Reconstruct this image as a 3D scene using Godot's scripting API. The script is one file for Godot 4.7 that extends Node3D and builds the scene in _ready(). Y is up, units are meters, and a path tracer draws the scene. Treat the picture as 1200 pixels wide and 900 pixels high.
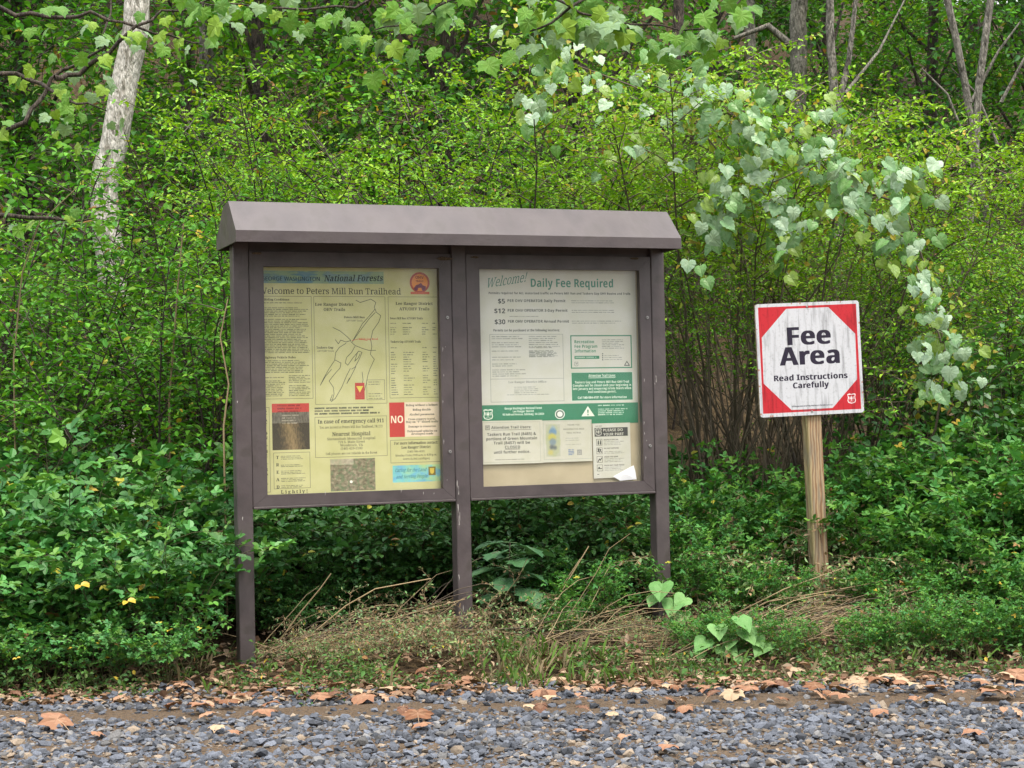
extends Node3D
# A trailhead notice kiosk and a fee sign at the edge of a gravel road, thick summer growth behind.

const F := 2000.0          # focal length in photo pixels (photo 1200 x 900)
var cam: Camera3D
var rng := RandomNumberGenerator.new()
var names := {}
var M := {}
var font_sans: Font
var font_bold: Font
var font_serif: Font
var font_serif_bold: Font
var cap_cache := {}
var hill := FastNoiseLite.new()

# ------------------------------------------------------------------ geometry collector
class Geo:
	var v := PackedVector3Array()
	var n := PackedVector3Array()
	var c := PackedColorArray()
	var u := PackedVector2Array()
	var i := PackedInt32Array()
	func leaf(p: Vector3, d: Vector3, up: Vector3, l: float, w: float, col: Color) -> void:
		var side := d.cross(up).normalized()
		var nn := side.cross(d)
		var off := nn * (w * 0.22)
		var t := p + d * l - nn * (l * 0.14)
		var k := v.size()
		var nl := (nn - side * 0.4).normalized()
		var nr := (nn + side * 0.4).normalized()
		var m1 := p + d * (l * 0.34) + off
		var m2 := p + d * (l * 0.72) + off * 0.4
		v.append(p); v.append(m1 + side * (w * 0.5)); v.append(m2 + side * (w * 0.37)); v.append(t)
		v.append(p); v.append(m1 - side * (w * 0.5)); v.append(m2 - side * (w * 0.37)); v.append(t)
		for q in 4: n.append(nl)
		for q in 4: n.append(nr)
		for q in 8: c.append(col)
		for q in [k, k + 2, k + 1, k, k + 3, k + 2, k + 4, k + 5, k + 6, k + 4, k + 6, k + 7]: i.append(q)
	# rounder blade with one more point on each side
	func oval(p: Vector3, d: Vector3, up: Vector3, l: float, w: float, col: Color) -> void:
		var side := d.cross(up).normalized()
		var nn := side.cross(d)
		var off := nn * (w * 0.2)
		var t := p + d * l - nn * (l * 0.12)
		var m1 := p + d * (l * 0.18) + off * 0.7
		var m2 := p + d * (l * 0.5) + off
		var m3 := p + d * (l * 0.82) + off * 0.3
		for sg in [1.0, -1.0]:
			var k := v.size()
			var nq: Vector3 = (nn - side * (0.38 * sg)).normalized()
			v.append(p); v.append(m1 + side * (w * 0.36 * sg)); v.append(m2 + side * (w * 0.5 * sg)); v.append(m3 + side * (w * 0.34 * sg)); v.append(t)
			for q in 5:
				n.append(nq)
				c.append(col)
			if sg > 0:
				for q in [k, k + 2, k + 1, k, k + 4, k + 2, k + 4, k + 3, k + 2]: i.append(q)
			else:
				for q in [k, k + 1, k + 2, k, k + 2, k + 4, k + 4, k + 2, k + 3]: i.append(q)
	func tube(pts: PackedVector3Array, r0: float, r1: float, sides: int, col: Color) -> void:
		var k := v.size()
		var m := pts.size()
		var len := 0.0
		for a in m:
			var d := (pts[mini(a + 1, m - 1)] - pts[maxi(a - 1, 0)]).normalized()
			var s := d.cross(Vector3(0.31, 0.2, 0.93)).normalized()
			var q := s.cross(d)
			var r := lerpf(r0, r1, float(a) / (m - 1))
			if a > 0: len += pts[a].distance_to(pts[a - 1])
			for b in sides + 1:
				var an := TAU * b / sides
				var o := s * cos(an) + q * sin(an)
				v.append(pts[a] + o * r); n.append(o); c.append(col); u.append(Vector2(float(b) / sides, len))
		for a in m - 1:
			for b in sides:
				var e := k + a * (sides + 1) + b
				for x in [e, e + 1, e + sides + 1, e + 1, e + sides + 2, e + sides + 1]: i.append(x)
	func tri(a: Vector3, b: Vector3, d: Vector3, col := Color.WHITE, toward := Vector3.ZERO) -> void:
		var nn := (d - a).cross(b - a).normalized()
		var k := v.size()
		if toward != Vector3.ZERO and nn.dot(toward) < 0:
			var t := b
			b = d
			d = t
			nn = -nn
		v.append(a); v.append(b); v.append(d)
		for q in 3:
			n.append(nn); c.append(col); i.append(k + q)
	func quad(a: Vector3, b: Vector3, d: Vector3, e: Vector3, toward: Vector3, col := Color.WHITE) -> void:
		tri(a, b, d, col, toward)
		tri(a, d, e, col, toward)
	func mesh() -> ArrayMesh:
		var arr := []
		arr.resize(Mesh.ARRAY_MAX)
		arr[Mesh.ARRAY_VERTEX] = v
		arr[Mesh.ARRAY_NORMAL] = n
		if c.size() == v.size(): arr[Mesh.ARRAY_COLOR] = c
		if u.size() == v.size(): arr[Mesh.ARRAY_TEX_UV] = u
		arr[Mesh.ARRAY_INDEX] = i
		var am := ArrayMesh.new()
		am.add_surface_from_arrays(Mesh.PRIMITIVE_TRIANGLES, arr)
		return am

# ------------------------------------------------------------------ naming helpers
func numbered(called: String) -> String:
	var k: int = names.get(called, 0)
	names[called] = k + 1
	return called if k == 0 else "%s_%03d" % [called, k]

func tag(o: Node, label := "", category := "", group := "", kind := "") -> void:
	if label: o.set_meta("label", label)
	if category: o.set_meta("category", category)
	if group: o.set_meta("group", group)
	if kind: o.set_meta("kind", kind)

func thing(called: String, label: String, category: String, where := Vector3.ZERO, turn := 0.0, group := "") -> Node3D:
	var o := Node3D.new()
	o.name = numbered(called)
	add_child(o)
	o.position = where
	o.rotation.y = turn
	tag(o, label, category, group)
	return o

func part(called: String, mesh: Mesh, m: Material, parent: Node3D, at := Vector3.ZERO) -> MeshInstance3D:
	var o := MeshInstance3D.new()
	o.name = numbered(called) if parent == self else called
	o.mesh = mesh
	o.material_override = m
	parent.add_child(o, true)
	o.position = at
	return o

func copy(o: Node3D, where: Vector3, turn: float, scl: float) -> Node3D:
	var base: String = o.get_meta("plain")
	var r: Node3D = o
	if o.get_meta("used"):
		r = o.duplicate()
		r.name = numbered(base)
		add_child(r)
	o.set_meta("used", true)
	r.position = where
	r.rotation = Vector3(0, turn, 0)
	r.scale = Vector3.ONE * scl
	return r

# photo pixel -> point at a given depth in front of the camera
func at(px: float, py: float, depth: float) -> Vector3:
	return cam.transform * Vector3((px - 600.0) / F * depth, (450.0 - py) / F * depth, -depth)

func gh(x: float, z: float) -> float:
	var t := maxf(0.0, -z - 8.9)
	var side := smoothstep(0.02, 0.24, x / maxf(1.0, -z))
	var h := 0.10 * minf(t, 4.0) + 0.2 * clampf(t - 4.0, 0, 4.0) + lerpf(0.62, 0.34, side) * clampf(t - 8.0, 0, 40.0)
	var k := clampf((-z - 8.35) / 0.6, 0, 1)
	h += k * 0.05 + k * 0.05 * hill.get_noise_2d(x * 60, z * 60) + 0.01 * hill.get_noise_2d(x * 20, z * 50 + 99)
	return h

func lin(r: float, g: float, b: float) -> Color:
	return Color(r, g, b)

func noise_tex(sz: int, freq: float, ramp: Array, oct := 4, sd := 1, ntype := FastNoiseLite.TYPE_SIMPLEX_SMOOTH) -> NoiseTexture2D:
	var fn := FastNoiseLite.new()
	fn.noise_type = ntype
	fn.frequency = freq
	fn.fractal_octaves = oct
	fn.seed = sd
	var t := NoiseTexture2D.new()
	t.width = sz
	t.height = sz
	t.seamless = true
	t.noise = fn
	var g := Gradient.new()
	var offs := PackedFloat32Array()
	var cols := PackedColorArray()
	for r in ramp:
		offs.append(r[0])
		cols.append(r[1])
	g.offsets = offs
	g.colors = cols
	t.color_ramp = g
	return t

func mat(nm: String, col: Color, rough := 0.8, spec := 0.5) -> StandardMaterial3D:
	var m := StandardMaterial3D.new()
	m.resource_name = nm
	m.albedo_color = col.linear_to_srgb()
	m.roughness = rough
	m.metallic_specular = spec
	M[nm] = m
	return m

func foliage_mat(nm: String, rough: float, back: float, spec := 0.5) -> StandardMaterial3D:
	var m := mat(nm, Color(1, 1, 1), rough, spec)
	m.vertex_color_use_as_albedo = true
	m.backlight_enabled = true
	m.backlight = Color(back, back, back * 0.55).linear_to_srgb()
	m.cull_mode = BaseMaterial3D.CULL_DISABLED
	return m

func tri_tex(m: StandardMaterial3D, tex: Texture2D, scl: float, world := true) -> void:
	m.albedo_texture = tex
	m.uv1_triplanar = true
	m.uv1_world_triplanar = world
	m.uv1_scale = Vector3.ONE * scl

func bevel_box(sz: Vector3, b: float) -> ArrayMesh:
	var g := Geo.new()
	var h := sz / 2
	for ax in 3:
		for s in [-1.0, 1.0]:
			var nn := Vector3.ZERO
			nn[ax] = s
			var a1 := (ax + 1) % 3
			var a2 := (ax + 2) % 3
			var q := []
			for k in [[-1, -1], [1, -1], [1, 1], [-1, 1]]:
				var p := Vector3.ZERO
				p[ax] = s * h[ax]
				p[a1] = k[0] * (h[a1] - b)
				p[a2] = k[1] * (h[a2] - b)
				q.append(p)
			g.quad(q[0], q[1], q[2], q[3], nn)
			for s2 in [-1.0, 1.0]:
				var p0 := Vector3.ZERO
				p0[ax] = s * h[ax]
				p0[a1] = s2 * (h[a1] - b)
				p0[a2] = -(h[a2] - b)
				var p1 := p0
				p1[a2] = h[a2] - b
				var p2 := p1
				p2[ax] = s * (h[ax] - b)
				p2[a1] = s2 * h[a1]
				var p3 := p2
				p3[a2] = -(h[a2] - b)
				var tw := nn
				tw[a1] = s2
				g.quad(p0, p1, p2, p3, tw)
	for sx in [-1.0, 1.0]:
		for sy in [-1.0, 1.0]:
			for sz2 in [-1.0, 1.0]:
				var s := Vector3(sx, sy, sz2)
				var i0 := h - Vector3.ONE * b
				g.tri(s * Vector3(h.x, i0.y, i0.z), s * Vector3(i0.x, h.y, i0.z), s * Vector3(i0.x, i0.y, h.z), Color.WHITE, s)
	return g.mesh()

# prism: polygon in (z, y) swept along x from x0 to x1
func prism_x(poly: Array, x0: float, x1: float) -> ArrayMesh:
	var g := Geo.new()
	var mid := Vector2.ZERO
	for p in poly: mid += p
	mid /= poly.size()
	for k in poly.size():
		var a: Vector2 = poly[k]
		var b: Vector2 = poly[(k + 1) % poly.size()]
		var out := ((a + b) / 2 - mid)
		var e := b - a
		var nn := Vector2(e.y, -e.x)
		if nn.dot(out) < 0: nn = -nn
		g.quad(Vector3(x0, a.y, a.x), Vector3(x1, a.y, a.x), Vector3(x1, b.y, b.x), Vector3(x0, b.y, b.x), Vector3(0, nn.y, nn.x))
		g.tri(Vector3(x0, mid.y, mid.x), Vector3(x0, a.y, a.x), Vector3(x0, b.y, b.x), Color.WHITE, Vector3(-1, 0, 0))
		g.tri(Vector3(x1, mid.y, mid.x), Vector3(x1, a.y, a.x), Vector3(x1, b.y, b.x), Color.WHITE, Vector3(1, 0, 0))
	return g.mesh()

# board: outline in (x, y), from z0 (back) to z1 (front)
func board(poly: Array, z0: float, z1: float) -> ArrayMesh:
	var g := Geo.new()
	var mid := Vector2.ZERO
	for p in poly: mid += p
	mid /= poly.size()
	for k in poly.size():
		var a: Vector2 = poly[k]
		var b: Vector2 = poly[(k + 1) % poly.size()]
		var e := b - a
		var nn := Vector2(e.y, -e.x)
		if nn.dot((a + b) / 2 - mid) < 0: nn = -nn
		g.quad(Vector3(a.x, a.y, z0), Vector3(b.x, b.y, z0), Vector3(b.x, b.y, z1), Vector3(a.x, a.y, z1), Vector3(nn.x, nn.y, 0))
		g.tri(Vector3(mid.x, mid.y, z1), Vector3(a.x, a.y, z1), Vector3(b.x, b.y, z1), Color.WHITE, Vector3(0, 0, 1))
		g.tri(Vector3(mid.x, mid.y, z0), Vector3(a.x, a.y, z0), Vector3(b.x, b.y, z0), Color.WHITE, Vector3(0, 0, -1))
	return g.mesh()

# printed sheet with uv, gently bowed, with thickness given by a back face
func sheet(w: float, h: float, curl: float, thick := 0.0008, sx := 0.0) -> ArrayMesh:
	var st := SurfaceTool.new()
	st.begin(Mesh.PRIMITIVE_TRIANGLES)
	var nx := 6
	var ny := 8
	for side in 2:
		for yy in ny + 1:
			for xx in nx + 1:
				var a := float(xx) / nx
				var b := float(yy) / ny
				st.set_uv(Vector2(a, b))
				var z := curl * pow(b, 3) + sx * sin(a * 9.0 + b * 3.0) * b
				st.set_smooth_group(side)
				st.add_vertex(Vector3((a - 0.5) * w, (0.5 - b) * h, z - side * thick))
	for side in 2:
		var o := side * (nx + 1) * (ny + 1)
		for yy in ny:
			for xx in nx:
				var k := o + yy * (nx + 1) + xx
				var q := [k, k + 1, k + nx + 1, k + 1, k + nx + 2, k + nx + 1]
				if side: q = [k, k + nx + 1, k + 1, k + 1, k + nx + 1, k + nx + 2]
				for e in q: st.add_index(e)
	st.generate_normals()
	return st.commit()

# ------------------------------------------------------------------ print
func text_arrays(s: String, f: Font) -> PackedVector3Array:
	var tm := TextMesh.new()
	tm.text = s
	tm.font = f
	tm.font_size = 64
	tm.pixel_size = 1.0
	tm.depth = 0.0
	tm.curve_step = 3.0
	tm.horizontal_alignment = HORIZONTAL_ALIGNMENT_LEFT
	tm.vertical_alignment = VERTICAL_ALIGNMENT_BOTTOM
	var a := tm.get_mesh_arrays()
	var vs: PackedVector3Array = a[Mesh.ARRAY_VERTEX]
	if a[Mesh.ARRAY_INDEX] == null or (a[Mesh.ARRAY_INDEX] as PackedInt32Array).is_empty(): return vs
	var out := PackedVector3Array()
	for k in a[Mesh.ARRAY_INDEX]: out.append(vs[k])
	return out

# letters into a picture: x, y = where the baseline starts (or its middle / end), cap = capital height; width > 0 stretches to that width
func ink(im: Image, s: String, x: float, y: float, cap: float, col: Color, f: Font, align := 0, width := 0.0, shear := 0.0, slope := 0.0, squash := 1.0, bold := 0) -> void:
	if not cap_cache.has(f):
		var hb := text_arrays("H", f)
		var lo := 1e9
		var hi := -1e9
		for p in hb:
			lo = minf(lo, p.y)
			hi = maxf(hi, p.y)
		cap_cache[f] = Vector2(lo, hi - lo)
	var cb: Vector2 = cap_cache[f]
	var vs := text_arrays(s, f)
	if vs.is_empty(): return
	var x0 := 1e9
	var x1 := -1e9
	for p in vs:
		x0 = minf(x0, p.x)
		x1 = maxf(x1, p.x)
	var ky := cap / cb.y
	var kx := ky * squash
	if width > 0: kx = width / (x1 - x0)
	var wid := (x1 - x0) * kx
	var ox := x - wid * 0.5 * align
	var W := im.get_width()
	var H := im.get_height()
	for k in range(0, vs.size() - 2, 3):
		var q := []
		for j in 3:
			var p := vs[k + j]
			var yy := (p.y - cb.x) * ky
			var xx := (p.x - x0) * kx
			q.append(Vector2(ox + xx + shear * yy, y - yy - slope * xx))
		fill_tri(im, q[0], q[1], q[2], col, W, H)
		if bold:
			var o := Vector2(bold, 0)
			fill_tri(im, q[0] + o, q[1] + o, q[2] + o, col, W, H)

func fill_tri(im: Image, a: Vector2, b: Vector2, c: Vector2, col: Color, W: int, H: int) -> void:
	var area := (b - a).cross(c - a)
	if absf(area) < 1e-6: return
	if area < 0:
		var t := b
		b = c
		c = t
	var y0 := maxi(0, int(floor(minf(a.y, minf(b.y, c.y)))))
	var y1 := mini(H - 1, int(ceil(maxf(a.y, maxf(b.y, c.y)))))
	var x0 := maxi(0, int(floor(minf(a.x, minf(b.x, c.x)))))
	var x1 := mini(W - 1, int(ceil(maxf(a.x, maxf(b.x, c.x)))))
	for y in range(y0, y1 + 1):
		for x in range(x0, x1 + 1):
			var p := Vector2(x + 0.5, y + 0.5)
			if (b - a).cross(p - a) >= 0 and (c - b).cross(p - b) >= 0 and (a - c).cross(p - c) >= 0: im.set_pixel(x, y, col)

func poly_fill(im: Image, pts: Array, col: Color) -> void:
	var idx := Geometry2D.triangulate_polygon(PackedVector2Array(pts))
	for k in range(0, idx.size(), 3):
		fill_tri(im, pts[idx[k]], pts[idx[k + 1]], pts[idx[k + 2]], col, im.get_width(), im.get_height())

func disc(im: Image, x: float, y: float, r: float, col: Color) -> void:
	for yy in range(maxi(0, int(y - r)), mini(im.get_height(), int(y + r + 1))):
		for xx in range(maxi(0, int(x - r)), mini(im.get_width(), int(x + r + 1))):
			if Vector2(xx - x, yy - y).length() <= r: im.set_pixel(xx, yy, col)

func box_line(im: Image, x0: float, y0: float, x1: float, y1: float, t: float, col: Color) -> void:
	im.fill_rect(Rect2i(x0, y0, x1 - x0, t), col)
	im.fill_rect(Rect2i(x0, y1 - t, x1 - x0, t), col)
	im.fill_rect(Rect2i(x0, y0, t, y1 - y0), col)
	im.fill_rect(Rect2i(x1 - t, y0, t, y1 - y0), col)

func stroke(im: Image, pts: Array, r: float, col: Color) -> void:
	for k in pts.size() - 1:
		var a: Vector2 = pts[k]
		var b: Vector2 = pts[k + 1]
		var m := int(a.distance_to(b) / maxf(0.7, r)) + 1
		for j in m + 1: disc(im, lerpf(a.x, b.x, float(j) / m), lerpf(a.y, b.y, float(j) / m), r, col)

# rows of print too small to read
func small_print(im: Image, x0: float, y0: float, x1: float, y1: float, step: float, th: float, col: Color) -> void:
	var y := y0
	while y < y1:
		var x := x0
		var stop := x1 - rng.randf_range(0, 0.25) * (x1 - x0)
		if rng.randf() < 0.12:
			y += step
			continue
		while x < stop:
			var w := rng.randf_range(1.2, 5.0) * th * 1.5
			var c := col
			c.a = rng.randf_range(0.55, 0.95)
			for yy in range(int(y), int(y + th)):
				for xx in range(int(x), int(minf(x + w, stop))):
					if rng.randf() < 0.78 and xx < im.get_width() and yy < im.get_height(): im.set_pixel(xx, yy, im.get_pixel(xx, yy).lerp(col, c.a))
			x += w + th * 0.8
		y += step

func paper_grain(im: Image, amount: float, sd: int) -> void:
	var fn := FastNoiseLite.new()
	fn.seed = sd
	fn.frequency = 0.006
	fn.fractal_octaves = 5
	for y in im.get_height():
		for x in im.get_width():
			var k := 1.0 + amount * fn.get_noise_2d(x, y)
			var c := im.get_pixel(x, y)
			im.set_pixel(x, y, Color(c.r * k, c.g * k, c.b * (2 * k - 1)))

func print_mat(nm: String, im: Image, rough := 0.6) -> StandardMaterial3D:
	var m := mat(nm, Color(1, 1, 1), rough, 0.4)
	m.albedo_texture = ImageTexture.create_from_image(im)
	m.texture_repeat = false
	return m

# ------------------------------------------------------------------ the printed sheets (flat print only)
func map_poster() -> Image:
	var im := Image.create(1000, 1240, false, Image.FORMAT_RGB8)
	var paper := Color8(192, 188, 134)
	var black := Color8(26, 27, 22)
	var grey := Color8(82, 84, 64)
	im.fill(paper)
	# banner
	var fn := FastNoiseLite.new()
	fn.seed = 5
	fn.frequency = 0.009
	for y in range(24, 92):
		for x in range(0, 692):
			var k := fn.get_noise_2d(x, y * 2.2)
			var c := Color8(126, 152, 150).lerp(Color8(84, 124, 146), clampf(1.0 - absf(x - 230) / 260.0 + k, 0, 1))
			c = c.lerp(Color8(150, 170, 130), clampf(k * 2.0 + (0.5 if y < 40 else 0.0) + x / 1400.0, 0, 0.85))
			im.set_pixel(x, y, c)
	ink(im, "GEORGE WASHINGTON", 6, 78, 22, Color8(24, 48, 72), font_sans, 0, 322, 0, 0, 1, 1)
	ink(im, "National Forests", 352, 80, 34, Color8(20, 34, 40), font_serif_bold, 0, 332, 0.22, 0.012)
	ink(im, "Welcome to Peters Mill Run Trailhead", -10, 150, 33, black, font_serif, 0, 800)
	# round trail badge
	disc(im, 900, 82, 58, Color8(170, 62, 40))
	disc(im, 900, 82, 47, Color8(226, 140, 56))
	ink(im, "OHV", 900, 62, 17, Color8(130, 36, 30), font_bold, 1)
	ink(im, "TRAILS", 900, 80, 10, Color8(130, 36, 30), font_bold, 1)
	poly_fill(im, [Vector2(866, 112), Vector2(880, 96), Vector2(896, 92), Vector2(908, 84), Vector2(918, 98), Vector2(936, 104), Vector2(936, 112)], Color8(110, 40, 70))
	disc(im, 878, 116, 12, Color8(110, 40, 70))
	disc(im, 922, 116, 12, Color8(110, 40, 70))
	im.fill_rect(Rect2i(846, 134, 110, 14), Color8(190, 90, 60))
	# the three boxes
	box_line(im, -4, 162, 280, 720, 2, grey)
	ink(im, "Riding Conditions", 20, 186, 11, black, font_serif_bold)
	small_print(im, 12, 196, 268, 480, 9, 5, grey)
	ink(im, "Highway Vehicle Rules", 12, 500, 11, black, font_serif_bold)
	small_print(im, 12, 510, 268, 580, 9, 5, grey)
	small_print(im, 14, 592, 130, 706, 9, 5, grey)
	small_print(im, 146, 592, 268, 706, 9, 5, grey)
	box_line(im, 292, 162, 698, 754, 2, grey)
	ink(im, "Lee Ranger District", 408, 214, 16, black, font_serif_bold, 1)
	ink(im, "OHV Trails", 408, 242, 16, black, font_serif_bold, 1)
	ink(im, "Peters Mill Run", 520, 282, 11, black, font_serif_bold, 1)
	ink(im, "ATV/OHV Trails", 520, 300, 9, grey, font_serif, 1)
	ink(im, "Taskers Gap", 350, 448, 11, black, font_serif_bold, 1)
	ink(im, "ATV/OHV Trails", 354, 466, 9, grey, font_serif, 1)
	ink(im, "Edith Gap Road", 545, 402, 10, Color8(190, 70, 50), font_serif_bold, 0)
	var road := [[530, 182], [552, 194], [590, 186], [616, 176], [644, 196], [636, 222], [646, 250], [668, 268], [656, 300], [640, 330], [620, 352], [612, 400], [618, 440], [606, 480], [626, 512], [604, 560], [592, 600], [580, 640], [566, 690], [554, 668], [560, 620], [556, 580]]
	var loops := [[[640, 232], [600, 270], [566, 310], [540, 348], [512, 398], [506, 410], [520, 392], [560, 340], [606, 280], [638, 248]],
		[[400, 330], [440, 352], [476, 380], [496, 402], [470, 412], [440, 404], [428, 420], [412, 400]],
		[[496, 410], [520, 430], [560, 446], [600, 460], [640, 462]],
		[[470, 418], [430, 440], [408, 470], [404, 512], [372, 560], [340, 610], [318, 650], [350, 600], [386, 560]],
		[[404, 512], [440, 528], [430, 552], [400, 590], [372, 624], [392, 660], [398, 700], [388, 726], [372, 732], [386, 700]],
		[[520, 436], [500, 470], [470, 500], [460, 530], [480, 540], [510, 500], [540, 462], [560, 470], [540, 510], [520, 548], [496, 560]],
		[[532, 470], [516, 520], [540, 500], [548, 476]],
		[[490, 560], [470, 600], [440, 660], [404, 720], [376, 740]], [[520, 548], [486, 610], [470, 640], [486, 612]]]
	for L in [road] + loops:
		var pts := []
		for p in L: pts.append(Vector2(p[0] + rng.randf_range(-3, 3), p[1] + rng.randf_range(-3, 3)))
		stroke(im, pts, 1.6, Color8(70, 72, 56))
	stroke(im, [Vector2(504, 404), Vector2(540, 396), Vector2(590, 404)], 1.5, Color8(190, 80, 60))
	im.fill_rect(Rect2i(516, 638, 54, 92), Color8(178, 54, 44))
	poly_fill(im, [Vector2(523, 656), Vector2(563, 656), Vector2(543, 692)], Color8(220, 200, 80))
	box_line(im, 582, 622, 686, 734, 2, grey)
	small_print(im, 592, 632, 676, 726, 13, 5, grey)
	box_line(im, 714, 162, 1004, 726, 2, grey)
	ink(im, "Lee Ranger District", 866, 208, 16, black, font_serif_bold, 1)
	ink(im, "ATV/OHV Trails", 866, 238, 16, black, font_serif_bold, 1)
	ink(im, "Peters Mill Run ATV/OHV Trails", 724, 288, 11, black, font_serif_bold, 0, 190)
	ink(im, "Taskers Gap ATV/OHV Trails", 724, 418, 11, black, font_serif_bold, 0, 176)
	for col in [[724, 774], [796, 870], [908, 956], [970, 998]]:
		for y in range(308, 372, 12):
			if y != 320: small_print(im, col[0], y, col[0] + (col[1] - col[0]) * rng.randf_range(0.5, 1.0), y + 4, 12, 5, grey)
		for y in range(444, 710, 13):
			if y != 457: small_print(im, col[0], y, col[0] + (col[1] - col[0]) * rng.randf_range(0.5, 1.0), y + 4, 12, 5, grey)
	# lower half: vertical slogan
	var y0 := 790.0
	for ch in "STAY ON THE TRAIL!":
		if ch != " ": ink(im, ch, 16, y0, 15, black, font_serif_bold, 1)
		y0 += 24.3
	box_line(im, 0, 764, 36, 1222, 2, grey)
	# photo with a red heading
	var fp := FastNoiseLite.new()
	fp.seed = 9
	fp.frequency = 0.03
	for y in range(745, 996):
		for x in range(50, 256):
			var k := fp.get_noise_2d(x * 2.5, y) * 0.5 + 0.5
			var c := Color8(70, 62, 50).lerp(Color8(132, 126, 108), k)
			if y > 850: c = Color8(62, 52, 36).lerp(Color8(140, 118, 80), clampf(k + 0.5 - absf(x - 150 - (y - 900) * 0.2) / 70.0, 0, 1))
			if y < 792: c = Color8(184, 62, 52)
			im.set_pixel(x, y, c)
	small_print(im, 80, 752, 230, 786, 16, 8, Color8(110, 24, 24))
	small_print(im, 104, 806, 202, 850, 14, 7, Color8(170, 160, 140))
	box_line(im, 54, 1010, 256, 1206, 2, grey)
	var tl := 0
	for ch in "TREAD":
		ink(im, ch, 76, 1044 + tl * 40, 17, black, font_serif_bold, 1)
		small_print(im, 94, 1028 + tl * 40, 236, 1050 + tl * 40, 8, 4, grey)
		tl += 1
	ink(im, "L i g h t l y !", 92, 1232, 18, black, font_serif_bold, 0, 146)
	# middle column
	small_print(im, 286, 770, 690, 812, 15, 9, black)
	box_line(im, 286, 822, 694, 1044, 2, grey)
	ink(im, "In case of emergency call 911", 490, 858, 21, black, font_serif_bold, 1, 374)
	ink(im, "You are located at Peters Mill Run Trailhead, FR 273", 490, 886, 13, black, font_serif, 1, 356)
	ink(im, "Nearest Hospital", 490, 928, 21, black, font_serif, 1, 216, 0, 0, 1, 1)
	ink(im, "Shenandoah Memorial Hospital", 490, 950, 13, black, font_serif, 1)
	ink(im, "759 S. Main Street", 490, 968, 13, black, font_serif, 1)
	ink(im, "Woodstock, VA", 490, 986, 13, black, font_serif, 1)
	ink(im, "(540) 459-1100", 490, 1004, 13, black, font_serif, 1)
	ink(im, "Cell phones are not reliable in the forest", 490, 1030, 12, black, font_serif, 1, 290)
	for y in range(1054, 1230):
		for x in range(368, 622):
			var k := fp.get_noise_2d(x * 1.1, y * 1.6 + 500) * 0.6 + 0.5 + 0.15 * fp.get_noise_2d(x * 5.0, y * 5.0)
			var c := Color8(84, 80, 58).lerp(Color8(176, 160, 132), k)
			if fp.get_noise_2d(x, y + 900) > 0.15: c = c.lerp(Color8(104, 122, 84), 0.6)
			if y < 1086 and x < 500: c = c.lerp(Color8(206, 196, 170), 0.5)
			im.set_pixel(x, y, c)
	disc(im, 484, 1180, 8, Color8(236, 230, 210))
	# NO panel
	im.fill_rect(Rect2i(796, 750, 204, 192), Color8(222, 204, 176))
	im.fill_rect(Rect2i(709, 750, 88, 192), Color8(186, 52, 46))
	ink(im, "NO", 753, 864, 40, Color8(240, 226, 200), font_bold, 1, 70)
	var ty := 772.0
	for s in ["Riding without a helmet", "Riding double", "Alcohol possession", "Cross country travel,", "Stay on \"V\" blazed trails", "Damage to resources", "Unlicensed vehicles on", "developed roads"]:
		ink(im, s, 898, ty, 11, black, font_serif_bold, 1)
		ty += 15.0 if s.begins_with("Cross") or s.begins_with("Unl") else 26.0
	box_line(im, 712, 958, 1004, 1086, 2, grey)
	ink(im, "For more information contact:", 860, 984, 15, black, font_serif, 1, 256, 0, 0, 1, 1)
	ink(im, "Lee Ranger District", 860, 1008, 15, black, font_serif, 1, 170, 0, 0, 1, 1)
	ink(im, "(540) 984-4101", 860, 1030, 11, black, font_serif, 1)
	ink(im, "Monday-Friday 8:00 a.m. to 4:30 p.m.", 860, 1050, 11, black, font_serif, 1, 240)
	ink(im, "www.fs.fed.us/r8/gwj", 860, 1070, 11, black, font_serif, 1)
	for y in range(1100, 1194):
		for x in range(722, 1000):
			var k := fn.get_noise_2d(x * 1.4, y * 2.0)
			im.set_pixel(x, y, Color8(120, 190, 190).lerp(Color8(170, 200, 140), clampf(k + (x - 800) / 300.0, 0, 1)).lerp(Color8(110, 170, 200), clampf(-k * 2.0, 0, 1)))
	ink(im, "Caring for the Land", 736, 1136, 18, Color8(30, 90, 100), font_serif, 0, 180, 0.3)
	ink(im, "and Serving People", 742, 1172, 18, Color8(30, 90, 100), font_serif, 0, 180, 0.3)
	im.fill_rect(Rect2i(930, 1112, 42, 48), Color8(120, 104, 40))
	poly_fill(im, [Vector2(938, 1120), Vector2(964, 1120), Vector2(962, 1146), Vector2(951, 1154), Vector2(940, 1146)], Color8(206, 180, 70))
	paper_grain(im, 0.05, 3)
	return im

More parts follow.
